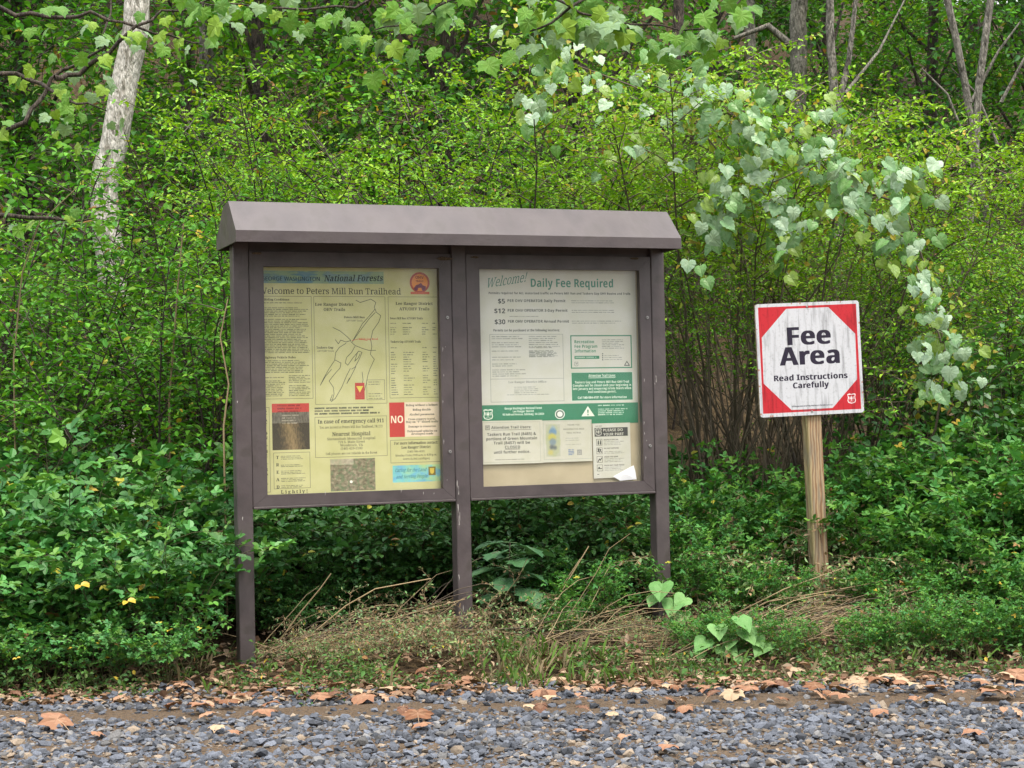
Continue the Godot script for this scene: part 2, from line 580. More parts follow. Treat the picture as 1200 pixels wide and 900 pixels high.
func shield(im: Image, x: float, y: float, s: float, fg: Color, bg: Color) -> void:
	poly_fill(im, [Vector2(x - s, y - s), Vector2(x - s * 0.5, y - s * 1.15), Vector2(x, y - s), Vector2(x + s * 0.5, y - s * 1.15), Vector2(x + s, y - s), Vector2(x + s * 0.85, y - s * 0.3), Vector2(x + s, y + s * 0.5), Vector2(x + s * 0.8, y + s), Vector2(x, y + s * 1.2), Vector2(x - s * 0.8, y + s), Vector2(x - s, y + s * 0.5), Vector2(x - s * 0.85, y - s * 0.3)], fg)
	poly_fill(im, [Vector2(x - s * 0.82, y - s * 0.84), Vector2(x + s * 0.82, y - s * 0.84), Vector2(x + s * 0.68, y - s * 0.3), Vector2(x + s * 0.82, y + s * 0.5), Vector2(x + s * 0.62, y + s * 0.86), Vector2(x, y + s), Vector2(x - s * 0.62, y + s * 0.86), Vector2(x - s * 0.82, y + s * 0.5), Vector2(x - s * 0.68, y - s * 0.3)], bg)
	# letters and tree
	ink(im, "U", x - s * 0.45, y + s * 0.2, s * 0.62, fg, font_bold, 1)
	ink(im, "S", x + s * 0.45, y + s * 0.2, s * 0.62, fg, font_bold, 1)
	poly_fill(im, [Vector2(x, y - s * 0.75), Vector2(x + s * 0.26, y + s * 0.2), Vector2(x - s * 0.26, y + s * 0.2)], fg)
	im.fill_rect(Rect2i(x - s * 0.08, y + s * 0.2, maxf(1, s * 0.16), s * 0.35), fg)
	im.fill_rect(Rect2i(x - s * 0.55, y + s * 0.6, s * 1.1, maxf(1, s * 0.1)), fg)

func fee_poster() -> Image:
	# units: 1000 across the opening, 728 high (the poster ends above the backing board's foot)
	var im := Image.create(1000, 999, false, Image.FORMAT_RGB8)
	var green := Color8(44, 122, 86)
	var ink_c := Color8(48, 56, 52)
	var grey := Color8(118, 122, 112)
	im.fill(Color8(200, 198, 184))
	im.fill_rect(Rect2i(0, 0, 16, 999), green)
	ink(im, "Welcome!", 58, 122, 62, Color8(52, 112, 92), font_serif, 0, 244, 0.25, 0.17)
	ink(im, "Daily Fee Required", 336, 112, 52, Color8(40, 120, 96), font_bold, 0, 520)
	ink(im, "Permits required for ALL motorized traffic on Peters Mill Run and Taskers Gap OHV Routes and Trails", 76, 160, 14, ink_c, font_bold, 0, 890)
	var rows := [["$5", 120, 220, "PER OHV OPERATOR Daily Permit", 360], ["$12", 98, 282, "PER OHV OPERATOR 3-Day Permit", 372], ["$30", 98, 352, "PER OHV OPERATOR Annual Permit", 380]]
	for r in rows:
		ink(im, r[0], 174, r[2], 30, Color8(26, 30, 28), font_bold, 2)
		ink(im, r[3], 190, r[2] - 10, 17, ink_c, font_bold, 0, r[4])
		small_print(im, 588, r[2] - 22, 940, r[2] + 4, 13, 5, grey)
	small_print(im, 200, 300, 420, 306, 12, 5, grey)
	ink(im, "Permits can be purchased at the following locations:", 100, 398, 15, ink_c, font_bold, 0, 410)
	box_line(im, 76, 416, 530, 848, 2, grey)
	for bl in [[88, 428, 300, 500], [316, 428, 510, 560], [88, 520, 270, 560], [88, 576, 240, 620], [88, 640, 300, 690], [316, 500, 500, 556]]:
		ink(im, "", 0, 0, 1, grey, font_sans)
		small_print(im, bl[0], bl[1], bl[2], bl[3], 13, 6, grey)
	im.fill_rect(Rect2i(76, 700, 454, 2), grey)
	ink(im, "Lee Ranger District Office", 303, 728, 13, grey, font_serif_bold, 1)
	small_print(im, 220, 740, 400, 790, 12, 5, grey)
	small_print(im, 176, 800, 440, 806, 12, 5, grey)
	# information box
	for t in 7: box_line(im, 576 + t, 424 + t, 968 - t, 640 - t, 1, green)
	ink(im, "Recreation", 602, 476, 20, green, font_bold, 0, 124)
	ink(im, "Fee Program", 602, 506, 20, green, font_bold, 0, 144)
	ink(im, "Information", 602, 536, 20, green, font_bold, 0, 134)
	im.fill_rect(Rect2i(600, 558, 158, 20), green)
	small_print(im, 606, 563, 754, 570, 12, 9, Color8(222, 224, 206))
	small_print(im, 776, 452, 920, 510, 11, 5, grey)
	for k in 4:
		im.fill_rect(Rect2i(776, 542 + k * 13, 7, 7), ink_c)
		small_print(im, 790, 542 + k * 13, 910, 546 + k * 13, 12, 5, grey)
	shield(im, 611, 610, 12, ink_c, Color8(226, 224, 208))
	stroke(im, [Vector2(918, 622), Vector2(934, 596), Vector2(950, 622), Vector2(918, 622)], 2.4, ink_c)
	# green notice
	im.fill_rect(Rect2i(576, 664, 394, 186), green)
	box_line(im, 576, 664, 970, 850, 3, Color8(196, 214, 196))
	var pale := Color8(226, 232, 216)
	ink(im, "Attention Trail Users", 772, 696, 18, pale, font_bold, 1, 172)
	im.fill_rect(Rect2i(686, 700, 172, 3), pale)
	ink(im, "Taskers Gap and Peters Mill Run OHV Trail", 772, 736, 15, pale, font_bold, 1, 346)
	ink(im, "Complex will be closed each year beginning in", 772, 757, 15, pale, font_bold, 1, 372)
	ink(im, "late January and reopening in late March when", 772, 778, 15, pale, font_bold, 1, 372)
	ink(im, "trail conditions permit.", 772, 799, 15, pale, font_bold, 1, 180)
	ink(im, "Call 540-984-4101 for more information", 772, 836, 15, pale, font_bold, 1, 312)
	# band
	im.fill_rect(Rect2i(0, 866, 1000, 133), green)
	ink(im, "George Washington National Forest", 274, 896, 14, pale, font_bold, 1, 230)
	ink(im, "Lee Ranger District", 274, 915, 13, pale, font_bold, 1, 130)
	ink(im, "95 Railroad Avenue, Edinburg, VA 22824", 274, 934, 13, pale, font_bold, 1, 256)
	shield(im, 58, 924, 29, pale, green)
	disc(im, 500, 932, 31, pale)
	disc(im, 500, 932, 26, Color8(96, 110, 98))
	disc(im, 500, 932, 17, pale)
	poly_fill(im, [Vector2(636, 950), Vector2(720, 950), Vector2(678, 884)], pale)
	ink(im, "!", 678, 943, 36, green, font_bold, 1)
	small_print(im, 742, 878, 950, 944, 12, 7, pale)
	paper_grain(im, 0.03, 8)
	return im

func closure_notice() -> Image:
	var im := Image.create(680, 490, false, Image.FORMAT_RGB8)
	im.fill(Color8(194, 191, 174))
	var k := Color8(58, 60, 58)
	box_line(im, 22, 18, 656, 470, 3, Color8(150, 150, 138))
	box_line(im, 52, 52, 100, 104, 4, k)
	shield(im, 76, 78, 16, k, Color8(194, 191, 174))
	ink(im, "Attention Trail Users:", 336, 92, 30, k, font_bold, 1, 440)
	im.fill_rect(Rect2i(118, 104, 440, 4), k)
	ink(im, "Taskers Run Trail (8485) &", 340, 170, 32, k, font_bold, 1, 540)
	ink(im, "portions of Green Mountain", 340, 220, 32, k, font_bold, 1, 560)
	ink(im, "Trail (8457) will be", 340, 268, 32, k, font_bold, 1, 400)
	ink(im, "CLOSED", 346, 318, 32, k, font_bold, 1, 168)
	im.fill_rect(Rect2i(262, 324, 168, 4), k)
	ink(im, "until further notice.", 340, 372, 32, k, font_bold, 1, 400)
	small_print(im, 150, 436, 560, 446, 20, 9, Color8(110, 110, 104))
	paper_grain(im, 0.03, 12)
	return im

func thanks_notice() -> Image:
	var im := Image.create(564, 470, false, Image.FORMAT_RGB8)
	im.fill(Color8(192, 189, 172))
	var k := Color8(120, 122, 112)
	box_line(im, 14, 10, 552, 440, 3, Color8(150, 158, 150))
	# small colour photo of a helper in a blue top and yellow vest
	var fn := FastNoiseLite.new()
	fn.seed = 4
	fn.frequency = 0.02
	for y in range(40, 410):
		for x in range(36, 206):
			var e := Vector2((x - 120) / 84.0, (y - 225) / 186.0).length() + fn.get_noise_2d(x, y) * 0.2
			if e < 1.0:
				var c := Color8(168, 178, 140).lerp(Color8(206, 196, 160), fn.get_noise_2d(x * 3, y * 3) + 0.4)
				im.set_pixel(x, y, c)
	for b in [[120, 84, 26, Color8(150, 172, 190)], [120, 130, 44, Color8(82, 128, 178)], [112, 190, 46, Color8(206, 190, 70)], [120, 240, 40, Color8(110, 130, 150)], [104, 300, 24, Color8(70, 74, 90)], [142, 306, 22, Color8(76, 80, 96)], [90, 360, 30, Color8(206, 190, 100)]]:
		disc(im, b[0] + rng.randf_range(-4, 4), b[1], b[2], b[3])
	var src: Image = im.duplicate()
	for y in range(44, 406):
		for x in range(40, 202):
			im.set_pixel(x, y, src.get_pixel(clampi(x + int(rng.randfn(0, 8)), 30, 210), clampi(y + int(rng.randfn(0, 10)), 34, 416)).lerp(Color8(150, 156, 130), 0.35))
	ink(im, "THANK YOU", 356, 64, 18, k, font_bold, 1)
	ink(im, "WASHINGTON AREA", 358, 112, 18, k, font_bold, 1)
	ink(im, "TRAIL PATROL", 358, 154, 18, k, font_bold, 1)
	small_print(im, 262, 200, 450, 280, 24, 10, Color8(150, 150, 138))
	small_print(im, 290, 330, 368, 400, 18, 12, Color8(70, 96, 150))
	box_line(im, 392, 338, 444, 396, 4, Color8(70, 74, 90))
	shield(im, 418, 366, 18, Color8(70, 74, 90), Color8(192, 189, 172))
	paper_grain(im, 0.03, 13)
	return im

func part_notice() -> Image:
	var im := Image.create(434, 616, false, Image.FORMAT_RGB8)
	var pap := Color8(194, 192, 178)
	im.fill(pap)
	var k := Color8(60, 60, 58)
	small_print(im, 30, 26, 120, 36, 20, 8, k)
	im.fill_rect(Rect2i(22, 50, 384, 98), k)
	shield(im, 68, 96, 36, pap, k)
	ink(im, "PLEASE DO", 122, 92, 30, pap, font_bold, 0, 226)
	ink(im, "YOUR PART", 122, 140, 30, pap, font_bold, 0, 236)
	var y := 176
	for q in 4:
		box_line(im, 40, y, 108, y + 72, 4, k)
		match q:
			0:
				disc(im, 62, y + 22, 8, k)
				disc(im, 88, y + 22, 8, k)
				im.fill_rect(Rect2i(54, y + 32, 16, 30), k)
				im.fill_rect(Rect2i(80, y + 32, 16, 30), k)
			1:
				for j in 14: disc(im, 54 + rng.randf() * 42, y + 14 + rng.randf() * 46, 7, k)
			2:
				stroke(im, [Vector2(54, y + 60), Vector2(70, y + 30), Vector2(80, y + 46), Vector2(96, y + 20)], 5, k)
			3:
				im.fill_rect(Rect2i(50, y + 40, 48, 8), k)
				disc(im, 64, y + 32, 9, k)
		ink(im, ["RESPECT SPECIAL", "DO NOT DISTURB", "WEAR THE GEAR", "PACK OUT YOUR TRASH"][q], 126, y + 18, 15, k, font_bold, 0)
		small_print(im, 126, y + 28, 360, y + 66, 17, 8, Color8(126, 126, 118))
		y += 96
	small_print(im, 40, 568, 70, 580, 20, 8, k)
	paper_grain(im, 0.03, 14)
	return im

func fee_sign_face() -> Image:
	var im := Image.create(640, 676, false, Image.FORMAT_RGB8)
	var white := Color8(198, 198, 204)
	var red := Color8(186, 40, 50)
	var blk := Color8(40, 34, 52)
	im.fill(white)
	im.fill_rect(Rect2i(18, 20, 604, 634), red)
	poly_fill(im, [Vector2(190, 34), Vector2(450, 34), Vector2(608, 200), Vector2(606, 474), Vector2(446, 640), Vector2(192, 640), Vector2(30, 474), Vector2(32, 200)], white)
	ink(im, "Fee", 318, 252, 106, blk, font_bold, 1, 262, 0, 0, 1, 7)
	ink(im, "Area", 316, 372, 106, blk, font_bold, 1, 364, 0, 0, 1, 7)
	ink(im, "Read Instructions", 320, 464, 34, blk, font_bold, 1, 452, 0, 0, 1, 2)
	ink(im, "Carefully", 318, 512, 34, blk, font_bold, 1, 220, 0, 0, 1, 2)
	small_print(im, 196, 616, 448, 622, 16, 6, Color8(120, 120, 126))
	ink(im, "US Department of Agriculture - Forest Service", 320, 624, 9, Color8(90, 90, 96), font_bold, 1, 250)
	ink(im, "Design 24-33", 322, 648, 8, Color8(90, 90, 96), font_bold, 1, 110)
	poly_fill(im, [Vector2(232, 646), Vector2(240, 646), Vector2(236, 638)], Color8(90, 90, 96))
	shield(im, 566, 588, 26, Color8(238, 226, 226), red)
	# weathering: run-down grime, specks of rust
	var fn := FastNoiseLite.new()
	fn.seed = 77
	fn.frequency = 0.02
	fn.fractal_octaves = 5
	for y in 676:
		for x in 640:
			var s := fn.get_noise_2d(x * 1.6, y * 0.16)
			var g := fn.get_noise_2d(x * 2.0, y * 2.0 + 700)
			var k := 1.0 - clampf(s * 0.34 - 0.02, 0, 0.2) - clampf(g * 0.25 - 0.06, 0, 0.1)
			var c := im.get_pixel(x, y)
			c = Color(c.r * k, c.g * k, c.b * k)
			if fn.get_noise_2d(x * 9.0, y * 9.0 + 3000) > 0.52: c = c.lerp(Color8(150, 110, 90), 0.6)
			im.set_pixel(x, y, c)
	for q in 26:
		var ed := q % 4
		var a := rng.randf()
		var px: float = [a * 640, a * 640, 4.0, 636.0][ed]
		var py: float = [4.0, 670.0, a * 676, a * 676][ed]
		disc(im, px, py, rng.randf_range(2, 6), Color8(168, 128, 116))
	return im

# ------------------------------------------------------------------ kiosk
const BAY := 1.1845
const PW := 0.0817
const GX0 := 0.119
const GX1 := 0.111
const G0 := 0.902
const G1 := 2.083
const OW := BAY - GX0 - GX1
const OH := G1 - G0

func build_kiosk() -> Node3D:
	var k := thing("notice_kiosk", "brown three-post notice kiosk with a sloped roof and two glazed cases", "kiosk", Vector3(-1.38, 0, -8.755), 0.3645)
	var paint: Material = M.kiosk_paint
	for j in 3:
		var p := part("post", bevel_box(Vector3(PW, 2.65, 0.087), 0.004), paint, k, Vector3(j * BAY, 0.955, -0.0435))
		# places where the paint has flaked off the arris
		for q in [2, 9, 2][j]:
			var g := Geo.new()
			var y := rng.randf_range(-0.7, 0.5) if j != 1 else rng.randf_range(-0.72, -0.05)
			var hh := rng.randf_range(0.01, 0.05)
			var x0 := -PW / 2 + 0.006 + rng.randf() * rng.randf() * 0.03
			var pts := []
			for t in 6: pts.append(Vector3(x0 + rng.randf_range(-0.002, 0.002) + (0.0015 if t > 2 else -0.001), y + hh * ([0.0, 0.5, 1.0, 1.0, 0.5, 0.0][t]), 0.0442))
			g.quad(pts[0], pts[1], pts[4], pts[5], Vector3(0, 0, 1))
			g.quad(pts[1], pts[2], pts[3], pts[4], Vector3(0, 0, 1))
			part("paint_chip", g.mesh(), M.bare, p)
	var op := [Vector2(0.236, 2.184), Vector2(0.236, 2.242), Vector2(0.065, 2.407), Vector2(-0.07, 2.392), Vector2(-0.261, 2.242), Vector2(-0.261, 2.184)]
	var ip := [Vector2(0.23, 2.184), Vector2(0.23, 2.2395), Vector2(0.0635, 2.4005), Vector2(-0.0685, 2.386), Vector2(-0.255, 2.2395), Vector2(-0.255, 2.184)]
	var rg := Geo.new()
	for q in 5:
		for side in 2:
			var a: Vector2 = [op, ip][side][q]
			var b: Vector2 = [op, ip][side][q + 1]
			var tw := Vector3(0, (a + b).y / 2 - 2.2, (a + b).x / 2 + 0.01) * (1.0 if side == 0 else -1.0)
			rg.quad(Vector3(-0.0666, a.y, a.x), Vector3(2.397, a.y, a.x), Vector3(2.397, b.y, b.x), Vector3(-0.0666, b.y, b.x), tw)
	for q in [0, 5]:
		rg.quad(Vector3(-0.0666, op[q].y, op[q].x), Vector3(2.397, op[q].y, op[q].x), Vector3(2.397, ip[q].y, ip[q].x), Vector3(-0.0666, ip[q].y, ip[q].x), Vector3.DOWN)
	var roof := part("roof", rg.mesh(), M.kiosk_paint, k)
	part("end_cap", prism_x(op, -0.0726, -0.0666), M.kiosk_paint, roof)
	part("end_cap", prism_x(op, 2.397, 2.403), M.kiosk_paint, roof)
	for b in 2:
		var o := b * BAY
		var h := PW / 2 + 0.003
		var u0 := o + h
		var u1 := o + BAY - h
		var a0 := o + GX0
		var a1 := o + BAY - GX1
		var v0 := 0.844
		var v1 := 2.16
		var f := Node3D.new()
		f.name = "display_case"
		k.add_child(f, true)
		var e := 0.0006
		var zf := -0.006
		part("stile", board([Vector2(u0, v0 + e), Vector2(a0, G0 + e), Vector2(a0, G1 - e), Vector2(u0, v1 - e)], -0.04, zf), paint, f)
		part("stile", board([Vector2(u1, v0 + e), Vector2(a1, G0 + e), Vector2(a1, G1 - e), Vector2(u1, v1 - e)], -0.04, zf), paint, f)
		part("rail", board([Vector2(u0, v0), Vector2(u1, v0), Vector2(a1, G0), Vector2(a0, G0)], -0.04, zf - 0.001), paint, f)
		part("rail", board([Vector2(u0, v1), Vector2(u1, v1), Vector2(a1, G1), Vector2(a0, G1)], -0.04, zf - 0.001), paint, f)
		part("drip_ledge", bevel_box(Vector3(u1 - u0, 0.012, 0.1), 0.002), paint, f, Vector3((u0 + u1) / 2, 0.8365, -0.048))
		part("backing_board", bevel_box(Vector3(u1 - u0, v1 - v0 - 0.01, 0.014), 0.001), M.backing, f, Vector3((u0 + u1) / 2, (v0 + v1) / 2, -0.072))
		part("case_back", bevel_box(Vector3(u1 - u0, v1 - v0 - 0.002, 0.012), 0.001), paint, f, Vector3((u0 + u1) / 2, (v0 + v1) / 2, -0.0855))
		part("glass", board([Vector2(a0 - 0.01, G0 - 0.01), Vector2(a1 + 0.01, G0 - 0.01), Vector2(a1 + 0.01, G1 + 0.01), Vector2(a0 - 0.01, G1 + 0.01)], -0.0282, -0.028), M.glass, f)
		# strips that close the case between the frame and the board
		for s in [[u0 + 0.006, (v0 + v1) / 2, 0.012, v1 - v0 - 0.02], [u1 - 0.006, (v0 + v1) / 2, 0.012, v1 - v0 - 0.02]]:
			part("case_side", bevel_box(Vector3(s[2], s[3], 0.02), 0.001), paint, f, Vector3(s[0], s[1], -0.0525))
		for y in [2.083 - 0.265, 2.083 - 0.985]:
			var c := CylinderMesh.new()
			c.top_radius = 0.0075
			c.bottom_radius = 0.0095
			c.height = 0.008
			c.radial_segments = 16
			var l := part("lock_bolt", c, M.steel, f, Vector3(a1 + 0.042, y, zf + 0.003))
			l.rotation.x = PI / 2
			var d := CylinderMesh.new()
			d.top_radius = 0.003
			d.bottom_radius = 0.003
			d.height = 0.004
			part("socket", d, M.dark, l, Vector3(0, 0.003, 0))
		# flaked paint near the frame edge
		for q in (10 if b == 0 else 5):
			var g := Geo.new()
			var y := rng.randf_range(0.9, 1.7)
			var x := a1 + rng.randf_range(0.003, 0.03) if q < 6 else rng.randf_range(u0 + 0.1, u1 - 0.1)
			if q >= 6: y = 0.87 + rng.randf() * 0.02
			var hh := rng.randf_range(0.004, 0.03)
			g.tri(Vector3(x, y, zf + 0.0008), Vector3(x + 0.004, y + hh * 0.6, zf + 0.0008), Vector3(x + 0.001, y + hh, zf + 0.0008), Color.WHITE, Vector3(0, 0, 1))
			part("paint_chip", g.mesh(), M.bare, f)
	part("header", bevel_box(Vector3(2 * BAY - PW, 0.2, 0.06), 0.002), paint, k, Vector3(BAY, 2.2615, -0.06))
	return k

# a point on the kiosk's front: u along it, v up, w out of it
func on_kiosk(u: float, v: float, w: float) -> Vector3:
	return Vector3(-1.38, 0, -8.755) + Basis(Vector3.UP, 0.3645) * Vector3(u, v, w)

func hang(o: Node3D, u: float, v: float, w: float, tilt := 0.0) -> void:
	o.position = on_kiosk(u, v, w)
	o.rotation = Vector3(0, 0.3645, tilt)

func sheet_thing(called: String, label: String, cat: String, im: Image, w: float, h: float, u: float, v: float, z: float, tilt := 0.0, curl := 0.0, sx := 0.0) -> void:
	var o := part(called, sheet(w, h, curl, 0.0008, sx), print_mat(called + "_print", im), self)
	tag(o, label, cat)
	hang(o, u, v, z, tilt)

func build_print() -> void:
	sheet_thing("trail_map_poster", "yellowed trailhead welcome poster with a line map behind glass", "poster", map_poster(), OW * 1.01, OH * 1.01, GX0 + OW / 2, (G0 + G1) / 2, -0.0635)
	var r := BAY + GX0
	sheet_thing("fee_poster", "white and green daily fee poster with three prices behind glass", "poster", fee_poster(), OW, OW * 0.899, r + OW / 2, G1 + 0.004 - OW * 0.4495, -0.0635)
	sheet_thing("closure_notice", "white trail closure notice with large print over the poster's green band", "notice", closure_notice(), 0.361, 0.237, r + 0.188, G1 - 0.944, -0.0585, -0.004, 0.006, 0.0012)
	sheet_thing("thank_you_notice", "thank-you notice with a small oval colour photo between two notices", "notice", thanks_notice(), 0.297, 0.231, r + 0.516, G1 - 0.946, -0.0575, 0.0, 0.003, 0.0008)
	sheet_thing("rules_notice", "narrow upright notice with black heading and four small pictograms", "notice", part_notice(), 0.23, 0.306, r + 0.786, G1 - 1.006, -0.0585, 0.004, 0.002, 0.0006)
	# torn scrap leaning in the corner of the case
	var g := Geo.new()
	var pts := []
	for p in [[855, 612], [975, 553], [985, 590], [990, 632], [940, 634], [895, 637]]:
		pts.append(Vector3((p[0] - 116) / 900.0 * 0.955, -(430 + p[1] / 4.8 - 316.6) / 247.0 * 1.181, 0))
	var mid := Vector3(0.86, -1.14, 0.006)
	for q in pts.size():
		g.tri(mid, pts[q], pts[(q + 1) % pts.size()], Color.WHITE, Vector3(0, 0, 1))
		g.tri(mid - Vector3(0, 0, 0.001), pts[q] - Vector3(0, 0, 0.001), pts[(q + 1) % pts.size()] - Vector3(0, 0, 0.001), Color.WHITE, Vector3(0, 0, -1))
	var o := part("paper_scrap", g.mesh(), M.paper, self)
	tag(o, "torn scrap of blank white paper in the case's bottom corner", "paper")
	hang(o, r, G1, -0.045)

func mud_nests() -> void:
	# old wasp mud and webs in the corners under the roof
	for q in [[BAY - 0.075, 2.135, 0.03, "lump of old brown mud nest beside the middle post under the roof"], [0.085, 2.15, 0.02, "small crust of brown dirt at the outer corner above the map poster"], [BAY + 0.09, 2.145, 0.016, "small crust of grey dirt at the corner above the word Welcome"], [2 * BAY - 0.14, 2.15, 0.02, "thin crust of pale dirt along the edge above the fee poster"]]:
		var o := part("mud_nest", stone_mesh(int(q[2] * 9000)), M.mud, self)
		o.scale = Vector3(1.5, 0.62, 0.6) * float(q[2])
		tag(o, q[3], "nest")
		hang(o, q[0], q[1], -0.006)
		o.scale = Vector3(1.5, 0.62, 0.6) * float(q[2])

# ------------------------------------------------------------------ fee sign
func wood_tex() -> Image:
	var im := Image.create(128, 1024, false, Image.FORMAT_RGB8)
	var fn := FastNoiseLite.new()
	fn.seed = 21
	fn.frequency = 0.012
	for y in 1024:
		for x in 128:
			var kn := Vector2((x - 74) * 1.0, (y - 640) * 0.16).length()
			var warp := 16.0 * exp(-kn * kn / 900.0)
			var xx := x + fn.get_noise_2d(x * 0.5, y * 0.35) * 22.0 + warp * signf(x - 74) * 0.6
			var ring := sin((xx + 0.00012 * (y - 500) * (y - 500)) * 0.26 + fn.get_noise_2d(x * 0.3, y * 0.25) * 5.0) * 0.5 + 0.5
			ring = pow(ring, 2.2)
			var fine := fn.get_noise_2d(x * 14.0, y * 0.9) * 0.5 + 0.5
			var c := Color8(182, 156, 124).lerp(Color8(124, 86, 60), ring * 0.8)
			c = c.lerp(Color8(150, 148, 104), clampf(1.0 - x / 34.0, 0, 1) * 0.75)
			if kn < 6: c = Color8(96, 58, 38)
			c = c.lerp(Color8(126, 118, 108), clampf(fn.get_noise_2d(x * 3.0, y * 0.5 + 4000) * 1.2 + 0.1, 0, 0.55))
			c = c * (0.82 + 0.25 * fine)
			im.set_pixel(x, y, c)
	return im

func build_sign() -> void:
	var D := 9.8
	var c := at(948.6, 420.5, D)
	var root := thing("fee_sign", "red and white fee area sign on a leaning wooden post", "sign", Vector3.ZERO, 0)
	var yaw := 0.16
	var lean := 0.028
	var bs := Basis(Vector3.UP, yaw) * Basis(Vector3(0, 0, 1), lean)
	root.transform = Transform3D(bs, c)
	var w := 0.622
	var h := 0.648
	# plywood panel with rounded corners, face printed on a thin metal plate
	var outline := []
	var r := 0.016
	for q in [[1, 1, 0.0], [-1, 1, PI / 2], [-1, -1, PI], [1, -1, 1.5 * PI]]:
		for t in 4:
			var an: float = q[2] + t / 3.0 * PI / 2
			outline.append(Vector2(q[0] * (w / 2 - r) + cos(an) * r, q[1] * (h / 2 - r) + sin(an) * r))
	var b := part("panel", board(outline, -0.016, -0.0025), M.ply, root)
	b.set_meta("label", "pale plywood backing with weathered edges")
	var st := SurfaceTool.new()
	st.begin(Mesh.PRIMITIVE_TRIANGLES)
	for q in outline.size():
		var a0: Vector2 = outline[q]
		var a1: Vector2 = outline[(q + 1) % outline.size()]
		for p in [Vector2.ZERO, a1, a0]:
			st.set_uv(Vector2(p.x / w + 0.5, 0.5 - p.y / h))
			st.set_normal(Vector3(0, 0, 1))
			st.add_vertex(Vector3(p.x, p.y, 0))
	var face := part("sign_face", st.commit(), print_mat("sign_print", fee_sign_face(), 0.42), root, Vector3(0.002, 0.001, 0))
	face.set_meta("label", "red-cornered white octagon face with dark lettering")
	for p in [[0, 0.3], [0, -0.302]]:
		var cy := CylinderMesh.new()
		cy.top_radius = 0.005
		cy.bottom_radius = 0.006
		cy.height = 0.004
		cy.radial_segments = 12
		var n := part("bolt", cy, M.steel, root, Vector3(p[0], p[1], 0.002))
		n.rotation.x = PI / 2
	# post: four faces with their own uv
	var ps := SurfaceTool.new()
	ps.begin(Mesh.PRIMITIVE_TRIANGLES)
	var s := 0.045
	var y1 := 0.28
	var y0 := -1.75
	var bev := 0.006
	var ring := [Vector2(-s + bev, s), Vector2(s - bev, s), Vector2(s, s - bev), Vector2(s, -s + bev), Vector2(s - bev, -s), Vector2(-s + bev, -s), Vector2(-s, -s + bev), Vector2(-s, s - bev)]
	var us := [0.1, 0.95, 0.98, 0.4, 0.36, 0.3, 0.25, 0.04, 0.1]
	for q in 8:
		var a: Vector2 = ring[q]
		var e: Vector2 = ring[(q + 1) % 8]
		var nn := Vector3(a.x + e.x, 0, a.y + e.y).normalized()
		var uu := [us[q], us[q + 1]]
		for t in [[a, 0, y0], [a, 0, y1], [e, 1, y1], [a, 0, y0], [e, 1, y1], [e, 1, y0]]:
			ps.set_uv(Vector2(uu[t[1]], (y1 - t[2]) / (y1 - y0)))
			ps.set_normal(nn)
			ps.add_vertex(Vector3(t[0].x, t[2], t[0].y))
	for t in [[ring[0], ring[1], ring[2]], [ring[0], ring[2], ring[3]], [ring[0], ring[3], ring[4]], [ring[0], ring[4], ring[5]], [ring[0], ring[5], ring[6]], [ring[0], ring[6], ring[7]]]:
		for p in t:
			ps.set_uv(Vector2(0.5, 0.01))
			ps.set_normal(Vector3.UP)
			ps.add_vertex(Vector3(p.x, y1, p.y))
	var pm := print_mat("post_wood", wood_tex(), 0.8)
	pm.texture_repeat = true
	part("post", ps.commit(), pm, root, Vector3(0.015, 0, -0.062))

# ------------------------------------------------------------------ plants
func rv(a := 1.0) -> Vector3:
	return Vector3(rng.randf_range(-a, a), rng.randf_range(-a, a), rng.randf_range(-a, a))

func pick(cols: Array) -> Color:
	var c: Color = cols[rng.randi() % cols.size()]
	if rng.randf() < 0.012: return [Color(0.5, 0.36, 0.04), Color(0.3, 0.16, 0.06), Color(0.42, 0.4, 0.05)][rng.randi() % 3]
	var k := rng.randf_range(0.78, 1.2)
	var y := rng.randf_range(-0.12, 0.12)
	return Color(c.r * k * (1.0 + y), c.g * k, c.b * k * (1.0 - y))

